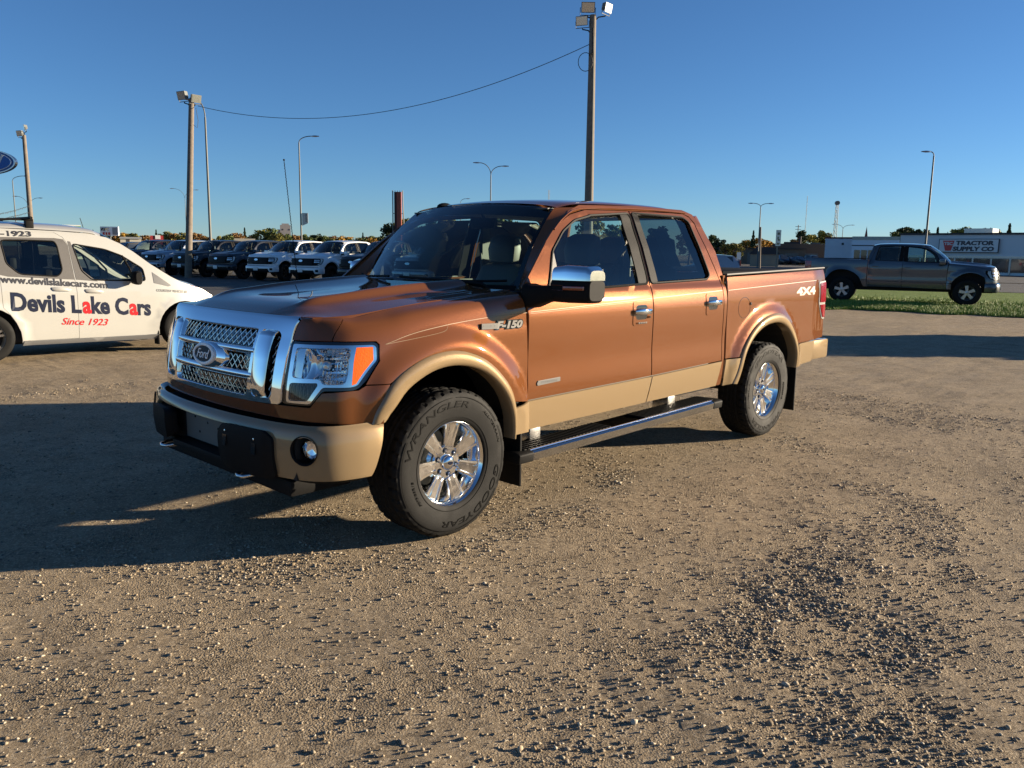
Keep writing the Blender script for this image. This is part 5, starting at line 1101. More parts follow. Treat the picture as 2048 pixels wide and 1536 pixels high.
def pennant(name, p, q, sagz, label):
    p, q = Vector(p), Vector(q); bm = bmesh.new(); L = [p.lerp(q, t)-Vector((0, 0, 4*t*(1-t)*sagz)) for t in np.linspace(0, 1, 60)]; btube(bm, L, .012, 5)
    for k in range(1, 59):
        for j in range(3): d_ = Vector((random.uniform(-.05, .05), random.uniform(-.05, .05), -random.uniform(.03, .12))); m_ = L[k]+Vector((random.uniform(-.04, .04),)*3); bm.faces.new([bm.verts.new(v) for v in (m_, m_+Vector((.03, .02, 0)), m_+d_)])
    return tag(out(bm, name, M['wire']), label, 'garland', 'tinsel garlands strung from the leaning pole', )
pennant('tinsel_garland', (-13.57, -53.51, 4.02), (-6.24, -44.97, 2.91), .35, 'upper dark tinsel garland strung from the leaning wooden pole')
pennant('tinsel_garland', (-13.55, -53.52, 3.62), (-6.22, -44.98, 2.71), .3, 'lower dark tinsel garland strung from the leaning wooden pole')
def lamp(label, base, toph, arms, m=None, r=.09, head=.34, group='street lamps on metal poles'):
    """arms: list of (signed sideways reach, rise above the shaft top)"""
    t = thing('street_lamp', label, 'street lamp', base, 0, group); m = m or M['galv']; tp = Vector((0, 0, toph))
    tube('pole_shaft', [(0, 0, 0), tp*.5, tp], [r, r*.8, r*.6], m, t, n=10)
    for reach, rise in arms:
        pts = [tp+VR*reach*(1-math.cos(u*math.pi/2))+Vector((0, 0, rise*math.sin(u*math.pi/2))) for u in np.linspace(0, 1, 9)]
        ar = tube('lamp_arm', pts, r*.42, m, t, n=8); e = pts[-1]; sg = 1 if reach > 0 else -1
        hull('lamp_head', [[tuple(e+VR*(sg*d)+Vector((0, 0, b))+Vector((VR.y, -VR.x, 0))*a) for a, b in sup(0, 0, w, h, 10, .8)] for d, w, h in ((-.05, .04, .04), (.10, .10, .06), (head, .13, .07), (head*2, .09, .03))], M['satin'], ar)
    return t
lamp('tall bare metal street lamp just right of the wooden pole behind the row', (-21.24, -45.23, 0), 9.46, [(-.55, 1.05)], group='street lamps on metal poles')
l2 = lamp('single arm street lamp with a banner hanging on its pole', (-36.63, -59.55, 0), 10.70, [(1.1, .55)])
bx, by = VR.x, VR.y
bn_ = raw('banner', [tuple(VR*a+Vector((0, 0, z))+Vector((-.02, 0, 0))*d) for d in (0, 1) for a, z in ((.10, 3.62), (.62, 3.85), (.62, 4.72), (.10, 4.72))], [(0, 1, 2, 3), (7, 6, 5, 4), (0, 4, 5, 1), (2, 6, 7, 3), (1, 5, 6, 2)], M['badge'], l2)
for k in range(6): zz = 3.98+k*.12; raw('banner_print', [tuple(VR*a+Vector((.03, .03, z))) for a, z in ((.40, zz), (.52, zz), (.52, zz+.07), (.40, zz+.07))], [(0, 1, 2, 3)], M['greyvinyl'], bn_)
lamp('double arm street lamp directly above the brown truck roof', (-56.83, -56.29, 0), 9.33, [(-1.15, 1.2), (1.15, .9)])
lamp('small street lamp head peeping over the front of the truck roof', (-98.60, -106.26, 0), 10.43, [(1.0, .6)])
lamp('double arm street lamp behind the truck bed in front of the autumn trees', (-94.99, -45.99, 0), 7.73, [(-.95, .45), (.95, .45)])
lamp('distant double arm street lamp beside the lattice tower on the right', (-164.03, -63.15, 0), 7.23, [(-1.6, .9), (1.6, .8)])
lamp('tall single arm street lamp standing behind the carbon grey pickup', (-64.00, -16.42, 0), 9.15, [(-.30, .30)])
lamp('thin street lamp with left arm behind the leaning wooden pole', (-25.83, -102.00, 0), 8.76, [(1.3, .55)], r=.08)
lamp('faint double arm street lamp behind the leaning wooden pole', (-38.11, -140.10, 0), 7.20, [(-1.7, 1.9), (1.6, 1.7)], r=.07)
lamp('faint double arm street lamp behind the wooden floodlight pole in the row', (-67.87, -150.38, 0), 10.75, [(-2.1, 1.9), (2.0, 1.7)], r=.07)
p_, t_p = pole('utility_pole', 'short thin bare pole right of the double arm lamp by the autumn tree', 'pole', (-77.31, -36.64, 0), (-77.24, -36.78, 4.56), .12, .10, M['wood'])
# road signs
def post_sign(label, base, x0, x1, z0, z1, bars, cat='sign', d=.0):
    t = thing('post_sign', label, cat, base, yw); box('sign_post', -.03, .03, -.03, .03, 0, z1, M['galv'], t); pn_ = box('sign_panel', x0, x1, -.06, -.035, z0, z1, M['plate'], t)
    for a, b, c, e in bars: box('sign_mark', a, b, -.064, -.0605, c, e, M['gloss'], pn_)
    return t
post_sign('tall narrow white sign with black symbols on a post behind the truck bed', (-37.57, -15.49, 0), -.12, .14, 2.09, 2.91, [(-.05, .07, 2.66, 2.78), (-.04, .02, 2.42, 2.56), (.0, .09, 2.36, 2.45), (-.06, .07, 2.16, 2.24)])
post_sign('small white sign on a short post behind the truck bed', (-49.90, -24.32, 0), -.14, .14, 1.3, 1.8, [])
# red steel pylon
t = thing('steel_pylon', 'rust red steel sign pylon with thin side poles behind the parked pickups', 'pylon', (-40.45, -50.78, 0), yw)
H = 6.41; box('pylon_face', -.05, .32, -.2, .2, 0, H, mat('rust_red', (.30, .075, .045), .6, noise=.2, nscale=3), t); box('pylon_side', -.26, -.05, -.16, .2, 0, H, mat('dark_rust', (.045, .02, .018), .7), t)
for x, e in ((-.40, 0), (.42, .22)): tube('side_pole', [(x+e, 0, 0), (x, 0, H+.12)], .05, M['galv'], t, n=6)
for x in (-.2, 0, .2): box('top_rod', x-.02, x+.02, -.02, .02, H, H+.12, M['galv'], t)
for z in (H*.35, H*.72): box('cross_strut', -.42, .45, -.02, .02, z, z+.05, M['galv'], t)
# lattice towers and masts
def lattice(name, label, base, H, w, m, cat='tower', taper=.6):
    t = thing(name, label, cat, base); bm = bmesh.new(); n = max(6, int(H/(w*1.3))); c = [(math.cos(R(a))*w/1.7, math.sin(R(a))*w/1.7) for a in (20, 140, 260)]
    pt = lambda i, z: Vector((c[i][0]*(1-(1-taper)*z/H), c[i][1]*(1-(1-taper)*z/H), z))
    for i in range(3):
        btube(bm, [pt(i, 0), pt(i, H)], w*.07, 4)
        for k in range(n): btube(bm, [pt(i, H*k/n), pt((i+1) % 3, H*(k+1)/n)], w*.04, 3)
    o = out(bm, 'lattice_frame', m, t); return t
tw = lattice('lattice_tower', 'steel lattice radio tower with a drum antenna on top', (-366.86, -148.39, 0), 25.21, 1.7, M['galv'])
lathe('drum_antenna', [(.0,-.7),(.95,-.7),(.95,.7),(.0,.7)], M['galv'], tw, n=16, axis='x', mtx=Matrix.Translation((0, 0, 25.65)) @ Matrix.Rotation(math.atan2(fw.y, fw.x), 4, 'Z'))
lattice('radio_mast', 'very thin distant radio mast left of the lattice tower', (-544.10, -242.37, 0), 42.51, .7, M['galv'], 'mast', .3)
cs = thing('power_pole', 'distant power pole with cross arms left of the thin mast', 'pole', (-451.36, -204.74, 0), yw); h_ = 19.48; tube('pole_shaft', [(0, 0, 0), (0, 0, h_)], .22, M['wood'], cs, n=6)
for z in (h_-1, h_-2.6, h_-4.2): box('cross_arm', -1.6, 1.6, -.1, .1, z, z+.25, M['wood'], cs)
lattice('radio_mast', 'small antenna mast showing just above the truck roof', (-222.35, -193.96, 0), 24.02, .6, M['galv'], 'mast', .8)
cable('whip_mast', [(-26.29, -80.95, 1.68), (-25.71, -81.15, 4.24)], .03, 'thin leaning antenna mast behind the white van roof', 'mast')
# signs at the left
sg_ = thing('oval_sign', 'blue oval brand sign with white script on a pole at the left edge', 'sign', (-6.05, -32.74, 0), yw+.12); zc = 4.71
def ovl(name, a, b, y0, y1, m, par): bm = bmesh.new(); bprism(bm, ell(a, b, 48), lambda p, q, d: Vector((p, d, q+zc)), y0, y1); return out(bm, name, m, par)
ov = ovl('sign_rim', 1.30, .50, -.10, .12, M['satin'], sg_); ovl('sign_border', 1.25, .465, -.11, -.101, mat('sign_blue', (.012, .07, .26), .3), ov); ovl('sign_line', 1.17, .41, -.116, -.111, M['plate'], ov); ovl('sign_face', 1.135, .385, -.122, -.117, mat('sign_blue_face', (.012, .11, .40), .3), ov)
text('sign_script', 'Ford', plane_fn((-.80, -.126, zc-.20), (1, 0, 0), (0, 0, 1), (0, -1, 0)), M['plate'], ov, 1.72, .46, bold=.01, shear=.4, thick=.003); tube('sign_pole', [(-.6, 0, 0), (-.6, 0, zc-.3)], .10, M['galv'], sg_, n=12)
ks = thing('restaurant_sign', 'pale restaurant sign with red stripes on a post beyond the van', 'sign', (-38.39, -108.49, 0), yw); z0, z1 = 2.98, 4.14; wv = 1.19
pn = box('sign_panel', -wv, wv, -.1, .1, z0, z1, mat('sign_grey', (.80, .79, .76), .5), ks); box('sign_post', -.12, .12, -.1, .1, 0, z0, M['galv'], ks)
text('sign_lettering', 'KFC', plane_fn((-wv*.86, -.13, z0+.62), (1, 0, 0), (0, 0, 1), (0, -1, 0)), M['gloss'], pn, .98, .38, bold=.05, thick=.02)
for k in range(3): box('sign_stripe', -.85+k*.36, -.62+k*.36, -.13, -.101, z0+.10, z0+.42, M['red'], pn)
box('sign_panel_right', .42, 1.05, -.12, -.101, z0+.12, z1-.12, mat('sign_mid', (.25, .25, .25), .5), pn)
# ------------------------------------------------------------------ buildings
def bld(name, label, p0, p1, depth, H, m, cat='building'):
    p0, p1 = Vector(p0), Vector(p1); L = (p1-p0).length; t = thing(name, label, cat, p0, math.atan2((p1-p0).y, (p1-p0).x)); w = box('wall', 0, L, 0, depth, 0, H, m, t); return t, L, w
WHT = mat('white_cladding', (.78, .80, .82), .6, noise=.06, nscale=.6); CRM = mat('cream_wall', (.48, .44, .34), .7, noise=.08, nscale=.5); TANW = mat('tan_block', (.13, .105, .075), .8, noise=.15, nscale=.4); DRK = mat('dark_roof', (.05, .045, .045), .8); GRYW = mat('grey_wall', (.62, .63, .62), .7, noise=.07, nscale=.4); REDR = mat('red_fascia', (.12, .03, .025), .6); DKG = mat('shop_glass', (.02, .025, .03), .1, coat=1)
b, L, w = bld('metal_shed', 'white corrugated metal building left of the store behind the grey pickup', (-93.78, -36.79, 0), (-94.88, -34.07, 0), 14, 3.74, WHT)
for k in range(44): box('cladding_rib', L*(k+.3)/44, L*(k+.6)/44, -.05, -.002, .1, 3.68, WHT, w)
box('roof_fascia', -.1, L+.1, -.12, 14, 3.74, 3.92, REDR, b); box('vent', L*.62, L*.70, -.09, -.05, 3.0, 3.25, DRK, b)
b, L, w = bld('store_annex', 'white flat roofed building between the metal shed and the supply store', (-90.23, -32.25, 0), (-91.88, -27.69, 0), 16, 3.84, WHT)
box('parapet', 0, L, -.08, 0, 3.84-.3, 3.84+.05, CRM, b); box('wall_band', 0, L, -.04, -.002, 2.85, 2.90+.05, DRK, b)
for k in range(4): box('shop_window', .3+k*.72, .9+k*.72, -.05, -.002, .3, 2.40, DKG, b)
b, L, w = bld('supply_store', 'long pale supply store with a big white sign over its shop windows', (-82.42, -24.46, 0), (-81.97, -9.75, 0), 30, 3.82, GRYW)
Hs = 3.82; box('roof_edge', -.1, L+.1, -.15, .3, Hs, Hs+.16, DRK, b); box('canopy_band', 0, L, -.10, -.002, Hs-2.15, Hs-1.95, M['badge'], b)
wn = 0
for k in range(11): box('shop_window', .6+k*1.55, 1.95+k*1.55, -.06, -.004, .4, Hs-2.2, DKG, b)
for k in range(12): box('window_post', .45+k*1.55, .58+k*1.55, -.10, -.004, .2, Hs-2.2, M['badge'], b)
sx0 = 3.75; pn = box('sign_panel', sx0, sx0+5.0, -.30, -.12, Hs-1.60, Hs-.45, M['plate'], b); box('sign_frame', sx0-.06, sx0+5.06, -.28, -.13, Hs-1.66, Hs-.39, M['navy'], b)
text('sign_lettering', 'TRACTOR', plane_fn((sx0+1.45, -.31, Hs-.98), (1, 0, 0), (0, 0, 1), (0, -1, 0)), M['navy'], pn, 3.2, .42, bold=.05, shear=.1, thick=.02)
text('sign_lettering', 'SUPPLY CO', plane_fn((sx0+1.20, -.31, Hs-1.52), (1, 0, 0), (0, 0, 1), (0, -1, 0)), M['navy'], pn, 3.5, .42, bold=.05, shear=.1, thick=.02)
prism('sign_logo', [(sx0+.3, Hs-.55), (sx0+1.3, Hs-.55), (sx0+1.05, Hs-1.5), (sx0+.55, Hs-1.5)], lambda p, q, d: Vector((p, d, q)), -.33, -.302, M['red'], pn); text('logo_lettering', 'TSC', plane_fn((sx0+.42, -.335, Hs-.98), (1, 0, 0), (0, 0, 1), (0, -1, 0)), M['plate'], pn, .75, .3, bold=.04, thick=.01)
box('roof_unit', 4.5, 7.0, 4, 6, Hs, Hs+.7, M['badge'], b)
b, L, w = bld('brick_warehouse', 'long low brown building behind the truck bed on the right', (-144.76, -80.05, 0), (-152.24, -65.34, 0), 30, 2.95, TANW)
box('roof_slab', -.2, L+.2, -.3, 20, 2.95, 3.15, DRK, b)
for k in range(5): box('garage_door', 2+k*3.6, 4.4+k*3.6, -.1, -.004, 0, 2.2, mat('door_tan', (.22, .16, .10), .7) if k == 0 else M['galv'], b)
b, L, w = bld('office_block', 'taller brown office block behind the low brown building', (-176.24, -84.75, 0), (-181.33, -73.67, 0), 30, 4.49, mat('brown_brick', (.10, .08, .06), .85, noise=.15, nscale=.3))
box('roof_unit', 3, 7, 3, 6, 4.49, 4.94, DRK, b); box('roof_unit', 9, 11, 3, 6, 4.49, 4.83, M['galv'], b); tube('vent_stack', [(6.5, 2, 4), (6.5, 2, 6.20)], .3, DRK, b, n=8)
b, L, w = bld('garden_shed', 'small tan shed with a dark pitched roof behind the truck bed', (-103.43, -51.45, 0), (-105.14, -48.04, 0), 5, 1.83, mat('shed_wall', (.30, .25, .18), .8, noise=.1, nscale=1))
Hh = 1.83; prism('roof', [(-.2, Hh), (L+.2, Hh), (L*.78, Hh+1.0), (L*.22, Hh+1.0)], lambda p, q, d: Vector((p, d, q)), -.2, 5.2, DRK, b)
b, L, w = bld('church', 'distant church with a dark red pointed steeple on the right', (-445.45, -167.22, 0), (-447.54, -161.67, 0), 20, 11.71, TANW)
zs = 16.71; bm = bmesh.new(); z0 = 11.71
v = [bm.verts.new(p) for p in ((L*.36, .5, z0), (L*.66, .5, z0), (L*.66, 3, z0), (L*.36, 3, z0))]; tp = bm.verts.new((L*.51, 1.7, zs+1.5)); bm.faces.new(v)
for k in range(4): bm.faces.new((v[k], v[(k+1) % 4], tp))
out(bm, 'steeple', REDR, b)
b, L, w = bld('long_hall', 'long dark roofed hall between the tower and the church', (-301.75, -122.65, 0), (-307.92, -106.67, 0), 30, 8.32, DRK)
b, L, w = bld('motel', 'cream flat building below the restaurant sign', (-50.11, -136.14, 0), (-53.06, -134.99, 0), 12, 3.08, CRM); box('doorway', 1, 1.4, -.05, -.002, 1.5, 2.8, DRK, b); box('roof_edge', -.1, L+.1, -.2, 0, 3.08-.2, 3.08+.1, M['badge'], b)
b, L, w = bld('red_shop', 'small red and white shop front beyond the row of pickups', (-61.96, -152.95, 0), (-64.06, -152.07, 0), 10, 3.75, mat('shop_red', (.33, .03, .03), .6)); box('sign_panel', L*.38, L*.78, -.1, -.002, 3.10, 3.75+.1, M['plate'], b)
b, L, w = bld('green_canopy', 'long pale fuel canopy with a green stripe behind the white van roof', (-29.65, -100.89, 0), (-32.08, -100.11, 0), 8, .3, CRM)
zt, zb_ = 4.02, 3.62; box('canopy_roof', 0, L, 0, 8, zb_, zt, M['plate'], b); box('canopy_stripe', 0, L, -.06, -.002, zb_+.12, zb_+.26, mat('stripe_green', (.10, .25, .08), .5), b)
for x in (.4, L-.6): box('canopy_post', x, x+.2, 1, 1.2, 0, zb_, M['galv'], b)
b, L, w = bld('grain_elevator', 'distant grey concrete grain elevator above the treeline', (-260.50, -444.17, 0), (-265.83, -441.00, 0), 8, 16.09, mat('elevator_concrete', (.36, .33, .30), .9, noise=.1, nscale=.2)); box('head_house', 1, L-1, 1, 5, 16.09, 16.99, w.data.materials[0], b); box('annex', -1.6, 0, 1, 7, 0, 13.40, w.data.materials[0], b)
for x, z in ((1.2, .8), (3.6, .62), (5.0, .8)): box('window', x, x+.7, -.06, -.004, 16.09*z, 16.09*z+.9, DRK, b)
b, L, w = bld('long_shop', 'low white roofed shop behind the dark grey pickup', (-70.98, -137.74, 0), (-74.25, -135.99, 0), 12, 3.40, CRM)
# ------------------------------------------------------------------ small cars far away
def small_car(root_name, label, x, y, rz, paint, cat='car', k=1., suv=False):
    t = thing(root_name, label, cat, (x, y, .15), rz, 'cars in the far car park'); h = 1.72 if suv else 1.45
    S = [(-2.2,.55,.62,.45),(-2.15,.85,.9 if not suv else 1.3,.55),(-1.7,.88,.98 if not suv else 1.65,.6),(-.9,.9,.98 if not suv else h,.66),(-.1,.9,h if not suv else h,.62),(.5,.9,h-.05,.6),(1.15,.9,.98,.80),(1.9,.86,.84,.78),(2.2,.7,.55,.66)]
    bm = bmesh.new(); rg = []
    for x_, wy, zt_, wt in S:
        zt2 = max(zt_, .6); b_ = min(.95, zt2); ring = [(wy, .28), (wy+.02, .6), (wy-.02, b_*.95), (wt if zt2 > 1.0 else wy-.08, zt2), (0, zt2+.03)]
        rg.append([bm.verts.new((x_, a, z)) for a, z in ring]+[bm.verts.new((x_, -a, z)) for a, z in ring[-2::-1]])
    for a, b_ in zip(rg, rg[1:]):
        for i in range(8): bm.faces.new((a[i], a[i+1], b_[i+1], b_[i]))
    bm.faces.new(rg[0]); bm.faces.new(rg[-1]); out(bm, 'body', paint, t, smooth=True)
    for s in (-1, 1):
        raw('side_window', [(-1.2 if not suv else -1.7, s*.80, 1.0), (1.0, s*.86, .99), (.5, s*.66, h-.12), (-.7 if not suv else -1.6, s*.68, h-.12)], [(0, 1, 2, 3)], DKG, t)
        for x_ in (-1.35, 1.35): lathe('wheel', [(.0,-.1),(.31,-.1),(.31,.1),(.2,.11),(.19,.09),(.0,.09)], M['rubber'], t, n=18, axis='y', mtx=Matrix.Translation((x_, s*.80, .31)) @ Matrix.Rotation(0 if s > 0 else math.pi, 4, 'Z'))
    raw('windscreen', [(1.16, -.74, 1.0), (1.16, .74, 1.0), (.55, .56, h-.06), (.55, -.56, h-.06)], [(0, 1, 2, 3)], DKG, t); raw('rear_screen', [(-1.72 if suv else -1.5, -.66, 1.0), (-1.72 if suv else -1.5, .66, 1.0), (-1.4 if suv else -.85, .58, h-.1), (-1.4 if suv else -.85, -.58, h-.1)], [(0, 1, 2, 3)], DKG, t)
    return t
cm = [F_COL['black'], F_COL['grey'], F_COL['silver'], F_COL['white'], F_COL['navy']]
for i, (px_, c, lab, s_) in enumerate([((-145.90, -67.10, 0), 1, 'dark grey estate car leftmost in the far car park group', True), ((-149.28, -66.98, 0), 0, 'black saloon second in the far car park group', False), ((-145.31, -63.65, 0), 4, 'navy car in the middle of the far car park group', False), ((-152.21, -65.39, 0), 2, 'silver car right of the navy one in the far car park', False), ((-148.23, -62.04, 0), 0, 'black suv at the right end of the far car park group', True)]):
    small_car('parked_car', lab, px_[0], px_[1], math.radians([55, 60, 57, 62, 58][i]), cm[c], suv=s_)
mv = small_car('minivan', 'pale blue white minivan roof with a red tail lamp behind the truck bed', *(-47.18, -25.07, 0)[:2], math.atan2(-VR.y, -VR.x), F_COL['silver'], 'minivan', suv=True); mv.location.z = 0
box('tail_lamp', -2.24, -2.14, .55, .80, .95, 1.35, M['redlens'], mv); mv.scale = (.9, .9, .93)
sv = small_car('parked_suv', 'dark suv standing behind the sloping hood of the white van', *(-18.11, -49.87, 0)[:2], PSI, F_COL['black'], 'suv', suv=True); sv.location.z = .03; sv.scale = (1.05, 1.05, 1.06)
# ------------------------------------------------------------------ trees
def leafm(n_, c): 
    m = mat(n_, c, .7, noise=.35, nscale=1.2, spec=.2); return m
LM = {'green': leafm('leaf_green', (.095, .12, .035)), 'olive': leafm('leaf_olive', (.16, .15, .04)), 'gold': leafm('leaf_gold', (.36, .21, .035)), 'rust': leafm('leaf_rust', (.23, .13, .045)), 'dark': leafm('leaf_dark', (.038, .055, .022)), 'yellow': leafm('leaf_yellowgreen', (.22, .21, .05))}
BARK = mat('bark', (.07, .055, .04), .9, noise=.3, nscale=6)
def tree_proto(kind, seed, n=1500):
    r = np.random.default_rng(seed); t = thing('deciduous_tree' if kind != 'conifer' else 'conifer_tree', 'x', 'tree', (0, 0, -80)); bm = bmesh.new(); H = 8.
    btube(bm, [(0, 0, 0), (.1, .05, 2.2), (.05, 0, 4.5)] if kind != 'conifer' else [(0, 0, 0), (0, 0, 7.6)], [.24, .18, .08] if kind != 'conifer' else [.2, .04], 7)
    cl = []
    if kind == 'conifer':
        for i in range(int(n*.9)):
            z = .6+7.3*r.uniform(0, 1)**1.1; rad = (8.1-z)/8.*1.9*(.75+.25*math.sin(z*6)); a = r.uniform(0, 6.28); q = rad*r.uniform(.3, 1)**.5; cl.append((q*math.cos(a), q*math.sin(a), z-.25*q))
    else:
        nb = 26; B = []
        for i in range(nb):
            a = r.uniform(0, 6.28); z = r.uniform(2.4, 7.2); q = (1.1 if kind == 'tall' else 2.3)*math.sqrt(max(.05, 1-((z-4.6)/3.1)**2))*r.uniform(.35, 1.)
            B.append((q*math.cos(a), q*math.sin(a), z, r.uniform(.5, 1.05))); btube(bm, [(.05, 0, 1.6+z*.25), (q*.5*math.cos(a), q*.5*math.sin(a), z-.9), B[-1][:3]], [.07, .05, .02], 4)
        for i in range(n):
            b = B[r.integers(nb)]; d = r.normal(0, 1, 3); d /= np.linalg.norm(d); d *= b[3]*r.uniform(.5, 1.08)*np.array((1, 1, .75)); cl.append((b[0]+d[0], b[1]+d[1], b[2]+d[2]))
    out(bm, 'trunk', BARK, t, smooth=True)
    C = np.array(cl); n = len(C); s = .20 if kind != 'conifer' else .17; u = r.normal(0, 1, (n, 3)); u /= np.linalg.norm(u, axis=1, keepdims=True); w = np.cross(u, r.normal(0, 1, (n, 3))); w /= np.linalg.norm(w, axis=1, keepdims=True); sz = s*r.uniform(.6, 1.5, (n, 1))
    V_ = np.stack([C-u*sz, C+w*sz*.8, C+u*sz, C-w*sz*.8], 1).reshape(-1, 3); F_ = [tuple(range(4*i, 4*i+4)) for i in range(n)]; cr_ = raw('crown', V_, F_, LM['green'], t); return t
PR = {'round': [tree_proto('round', s, 2200) for s in (1, 2, 3)], 'tall': [tree_proto('tall', 5, 1600)], 'conifer': [tree_proto('conifer', 9, 1700)]}
def tree(px, kind, H, leaf, label, wide=1., grp='trees along the horizon'):
    p = PR[kind][random.randrange(len(PR[kind]))]; o = copy_tree(p, None, {'leaf_green': LM[leaf]}); o.location = px; k = H/8.; o.scale = (k*wide, k*wide, k); o.rotation_euler = (0, 0, random.uniform(0, 6.28)); o['label'] = label; o['group'] = grp; return o
tree((-68.0, -199.4, 0), 'conifer', 5.4, 'dark', 'dark conifer left of the restaurant sign behind the van', 0.90)
tree((-67.7, -193.2, 0), 'round', 5.1, 'dark', 'dark tree right behind the restaurant sign', 1.15)
tree((-75.1, -204.6, 0), 'round', 5.1, 'rust', 'rust tree right of the restaurant sign', 1.15)
tree((-73.0, -193.7, 0), 'round', 5.2, 'gold', 'golden tree above the cream building', 1.15)
tree((-73.3, -189.3, 0), 'round', 4.9, 'olive', 'olive tree above the cream building', 1.15)
tree((-81.1, -202.4, 0), 'round', 4.7, 'rust', 'brown tree left of the red shop', 1.15)
tree((-92.5, -222.9, 0), 'conifer', 6.4, 'dark', 'slim conifer above the red shop', 0.90)
tree((-92.7, -217.1, 0), 'round', 6.2, 'olive', 'olive tree right of the red shop', 1.15)
tree((-94.1, -214.7, 0), 'round', 5.6, 'rust', 'brown tree left of the wooden floodlight pole', 1.15)
tree((-85.9, -191.6, 0), 'round', 5.5, 'olive', 'olive tree touching the left of the wooden pole', 1.15)
tree((-94.6, -203.2, 0), 'round', 5.9, 'rust', 'bare brownish tree right of the wooden pole', 1.15)
tree((-91.4, -191.7, 0), 'round', 4.9, 'rust', 'low brown tree behind the tall bare lamp', 1.15)
tree((-92.5, -186.0, 0), 'round', 4.8, 'olive', 'low olive tree right of the tall bare lamp', 1.15)
tree((-92.8, -182.5, 0), 'round', 5.2, 'green', 'green tree over the black pickup', 1.15)
tree((-96.9, -185.9, 0), 'round', 5.6, 'rust', 'brown tree left of the slim conifer over the dark grey pickup', 1.15)
tree((-113.6, -213.3, 0), 'conifer', 7.5, 'dark', 'slim conifer standing over the dark grey pickup', 0.90)
tree((-113.4, -208.4, 0), 'round', 5.6, 'rust', 'brown tree right of the slim conifer', 1.15)
tree((-115.1, -206.3, 0), 'round', 7.6, 'yellow', 'large yellow green tree left of the grain elevator', 1.15)
tree((-117.1, -204.8, 0), 'round', 7.8, 'green', 'large green tree left of the grain elevator', 1.15)
tree((-104.9, -180.3, 0), 'round', 6.0, 'olive', 'olive tree at the foot of the grain elevator', 1.15)
tree((-109.5, -183.7, 0), 'round', 5.8, 'green', 'green tree in front of the grain elevator', 1.15)
tree((-118.8, -194.8, 0), 'round', 5.9, 'rust', 'rust tree left of the banner lamp', 1.15)
tree((-123.6, -197.4, 0), 'round', 6.1, 'green', 'green tree right of the banner lamp', 1.15)
tree((-128.9, -200.5, 0), 'round', 6.5, 'dark', 'dark green tree over the left white pickup', 1.15)
tree((-131.4, -200.3, 0), 'round', 6.0, 'green', 'low green tree over the white pickup roof', 1.15)
tree((-113.4, -169.4, 0), 'round', 4.6, 'olive', 'low olive tree between the white pickups', 1.15)
tree((-128.6, -187.3, 0), 'round', 5.3, 'gold', 'low golden bush over the right white pickup', 1.15)
tree((-135.0, -186.4, 0), 'conifer', 6.5, 'dark', 'lone dark conifer over the right white pickup', 0.90)
tree((-132.8, -178.7, 0), 'round', 5.3, 'gold', 'low golden bush right of the lone conifer', 1.15)
tree((-79.4, -101.8, 0), 'round', 6.2, 'dark', 'dark tree in front of the red steel pylon', 1.15)
tree((-89.9, -111.1, 0), 'round', 7.6, 'olive', 'taller olive tree behind the red steel pylon', 1.15)
tree((-84.3, -100.8, 0), 'round', 5.9, 'green', 'green tree behind the left of the windscreen', 1.15)
tree((-93.1, -107.5, 0), 'round', 7.3, 'green', 'green tree seen in the middle of the windscreen', 1.15)
tree((-94.3, -105.4, 0), 'round', 7.7, 'olive', 'olive tree seen in the middle of the windscreen', 1.15)
tree((-88.2, -95.7, 0), 'round', 6.4, 'rust', 'brown tree seen behind the mirror of the cab', 1.15)
tree((-92.5, -95.5, 0), 'round', 6.9, 'green', 'green tree seen through the cab over the dashboard', 1.15)
tree((-86.1, -83.3, 0), 'round', 7.0, 'green', 'large green tree seen over the driver headrest', 1.15)
tree((-101.6, -95.5, 0), 'round', 7.3, 'olive', 'olive tree seen right of the driver headrest', 1.15)
tree((-88.4, -75.8, 0), 'round', 6.6, 'dark', 'dark tree hidden by the cab pillar', 1.15)
tree((-97.7, -75.7, 0), 'round', 7.0, 'olive', 'olive tree seen through the front side window', 1.15)
tree((-104.6, -76.0, 0), 'round', 6.6, 'green', 'green tree seen through the right of the front side window', 1.15)
tree((-121.9, -79.0, 0), 'round', 7.1, 'green', 'green tree seen through the rear side window', 1.15)
tree((-109.8, -65.3, 0), 'round', 6.1, 'olive', 'olive tree seen at the right of the rear side window', 1.15)
tree((-182.2, -103.4, 0), 'tall', 6.9, 'green', 'dark green tree right behind the cab corner', 1.00)
tree((-164.5, -91.5, 0), 'round', 5.9, 'dark', 'dark tree behind the cab corner over the bed', 1.15)
tree((-128.0, -69.1, 0), 'round', 3.8, 'olive', 'low olive bush over the truck bed', 1.15)
tree((-128.8, -67.6, 0), 'round', 4.1, 'olive', 'olive bush left of the autumn tree', 1.15)
tree((-169.9, -87.5, 0), 'round', 5.4, 'gold', 'golden autumn tree left of the double arm lamp', 1.15)
tree((-166.5, -84.0, 0), 'conifer', 7.2, 'dark', 'slim conifer behind the golden autumn trees', 0.90)
tree((-168.0, -83.9, 0), 'round', 5.8, 'gold', 'golden autumn tree behind the double arm lamp', 1.15)
tree((-172.3, -84.1, 0), 'round', 5.4, 'gold', 'golden autumn tree right of the double arm lamp', 1.15)
tree((-220.7, -100.0, 0), 'round', 6.8, 'rust', 'rust bush on the roofline of the office block', 1.15)
tree((-223.9, -99.0, 0), 'tall', 9.3, 'dark', 'dark tree above the office block', 1.00)
tree((-228.8, -99.7, 0), 'round', 9.0, 'yellow', 'yellow green tree above the office block', 1.15)
tree((-235.0, -98.5, 0), 'round', 9.8, 'yellow', 'large yellow tree left of the lattice tower', 1.15)
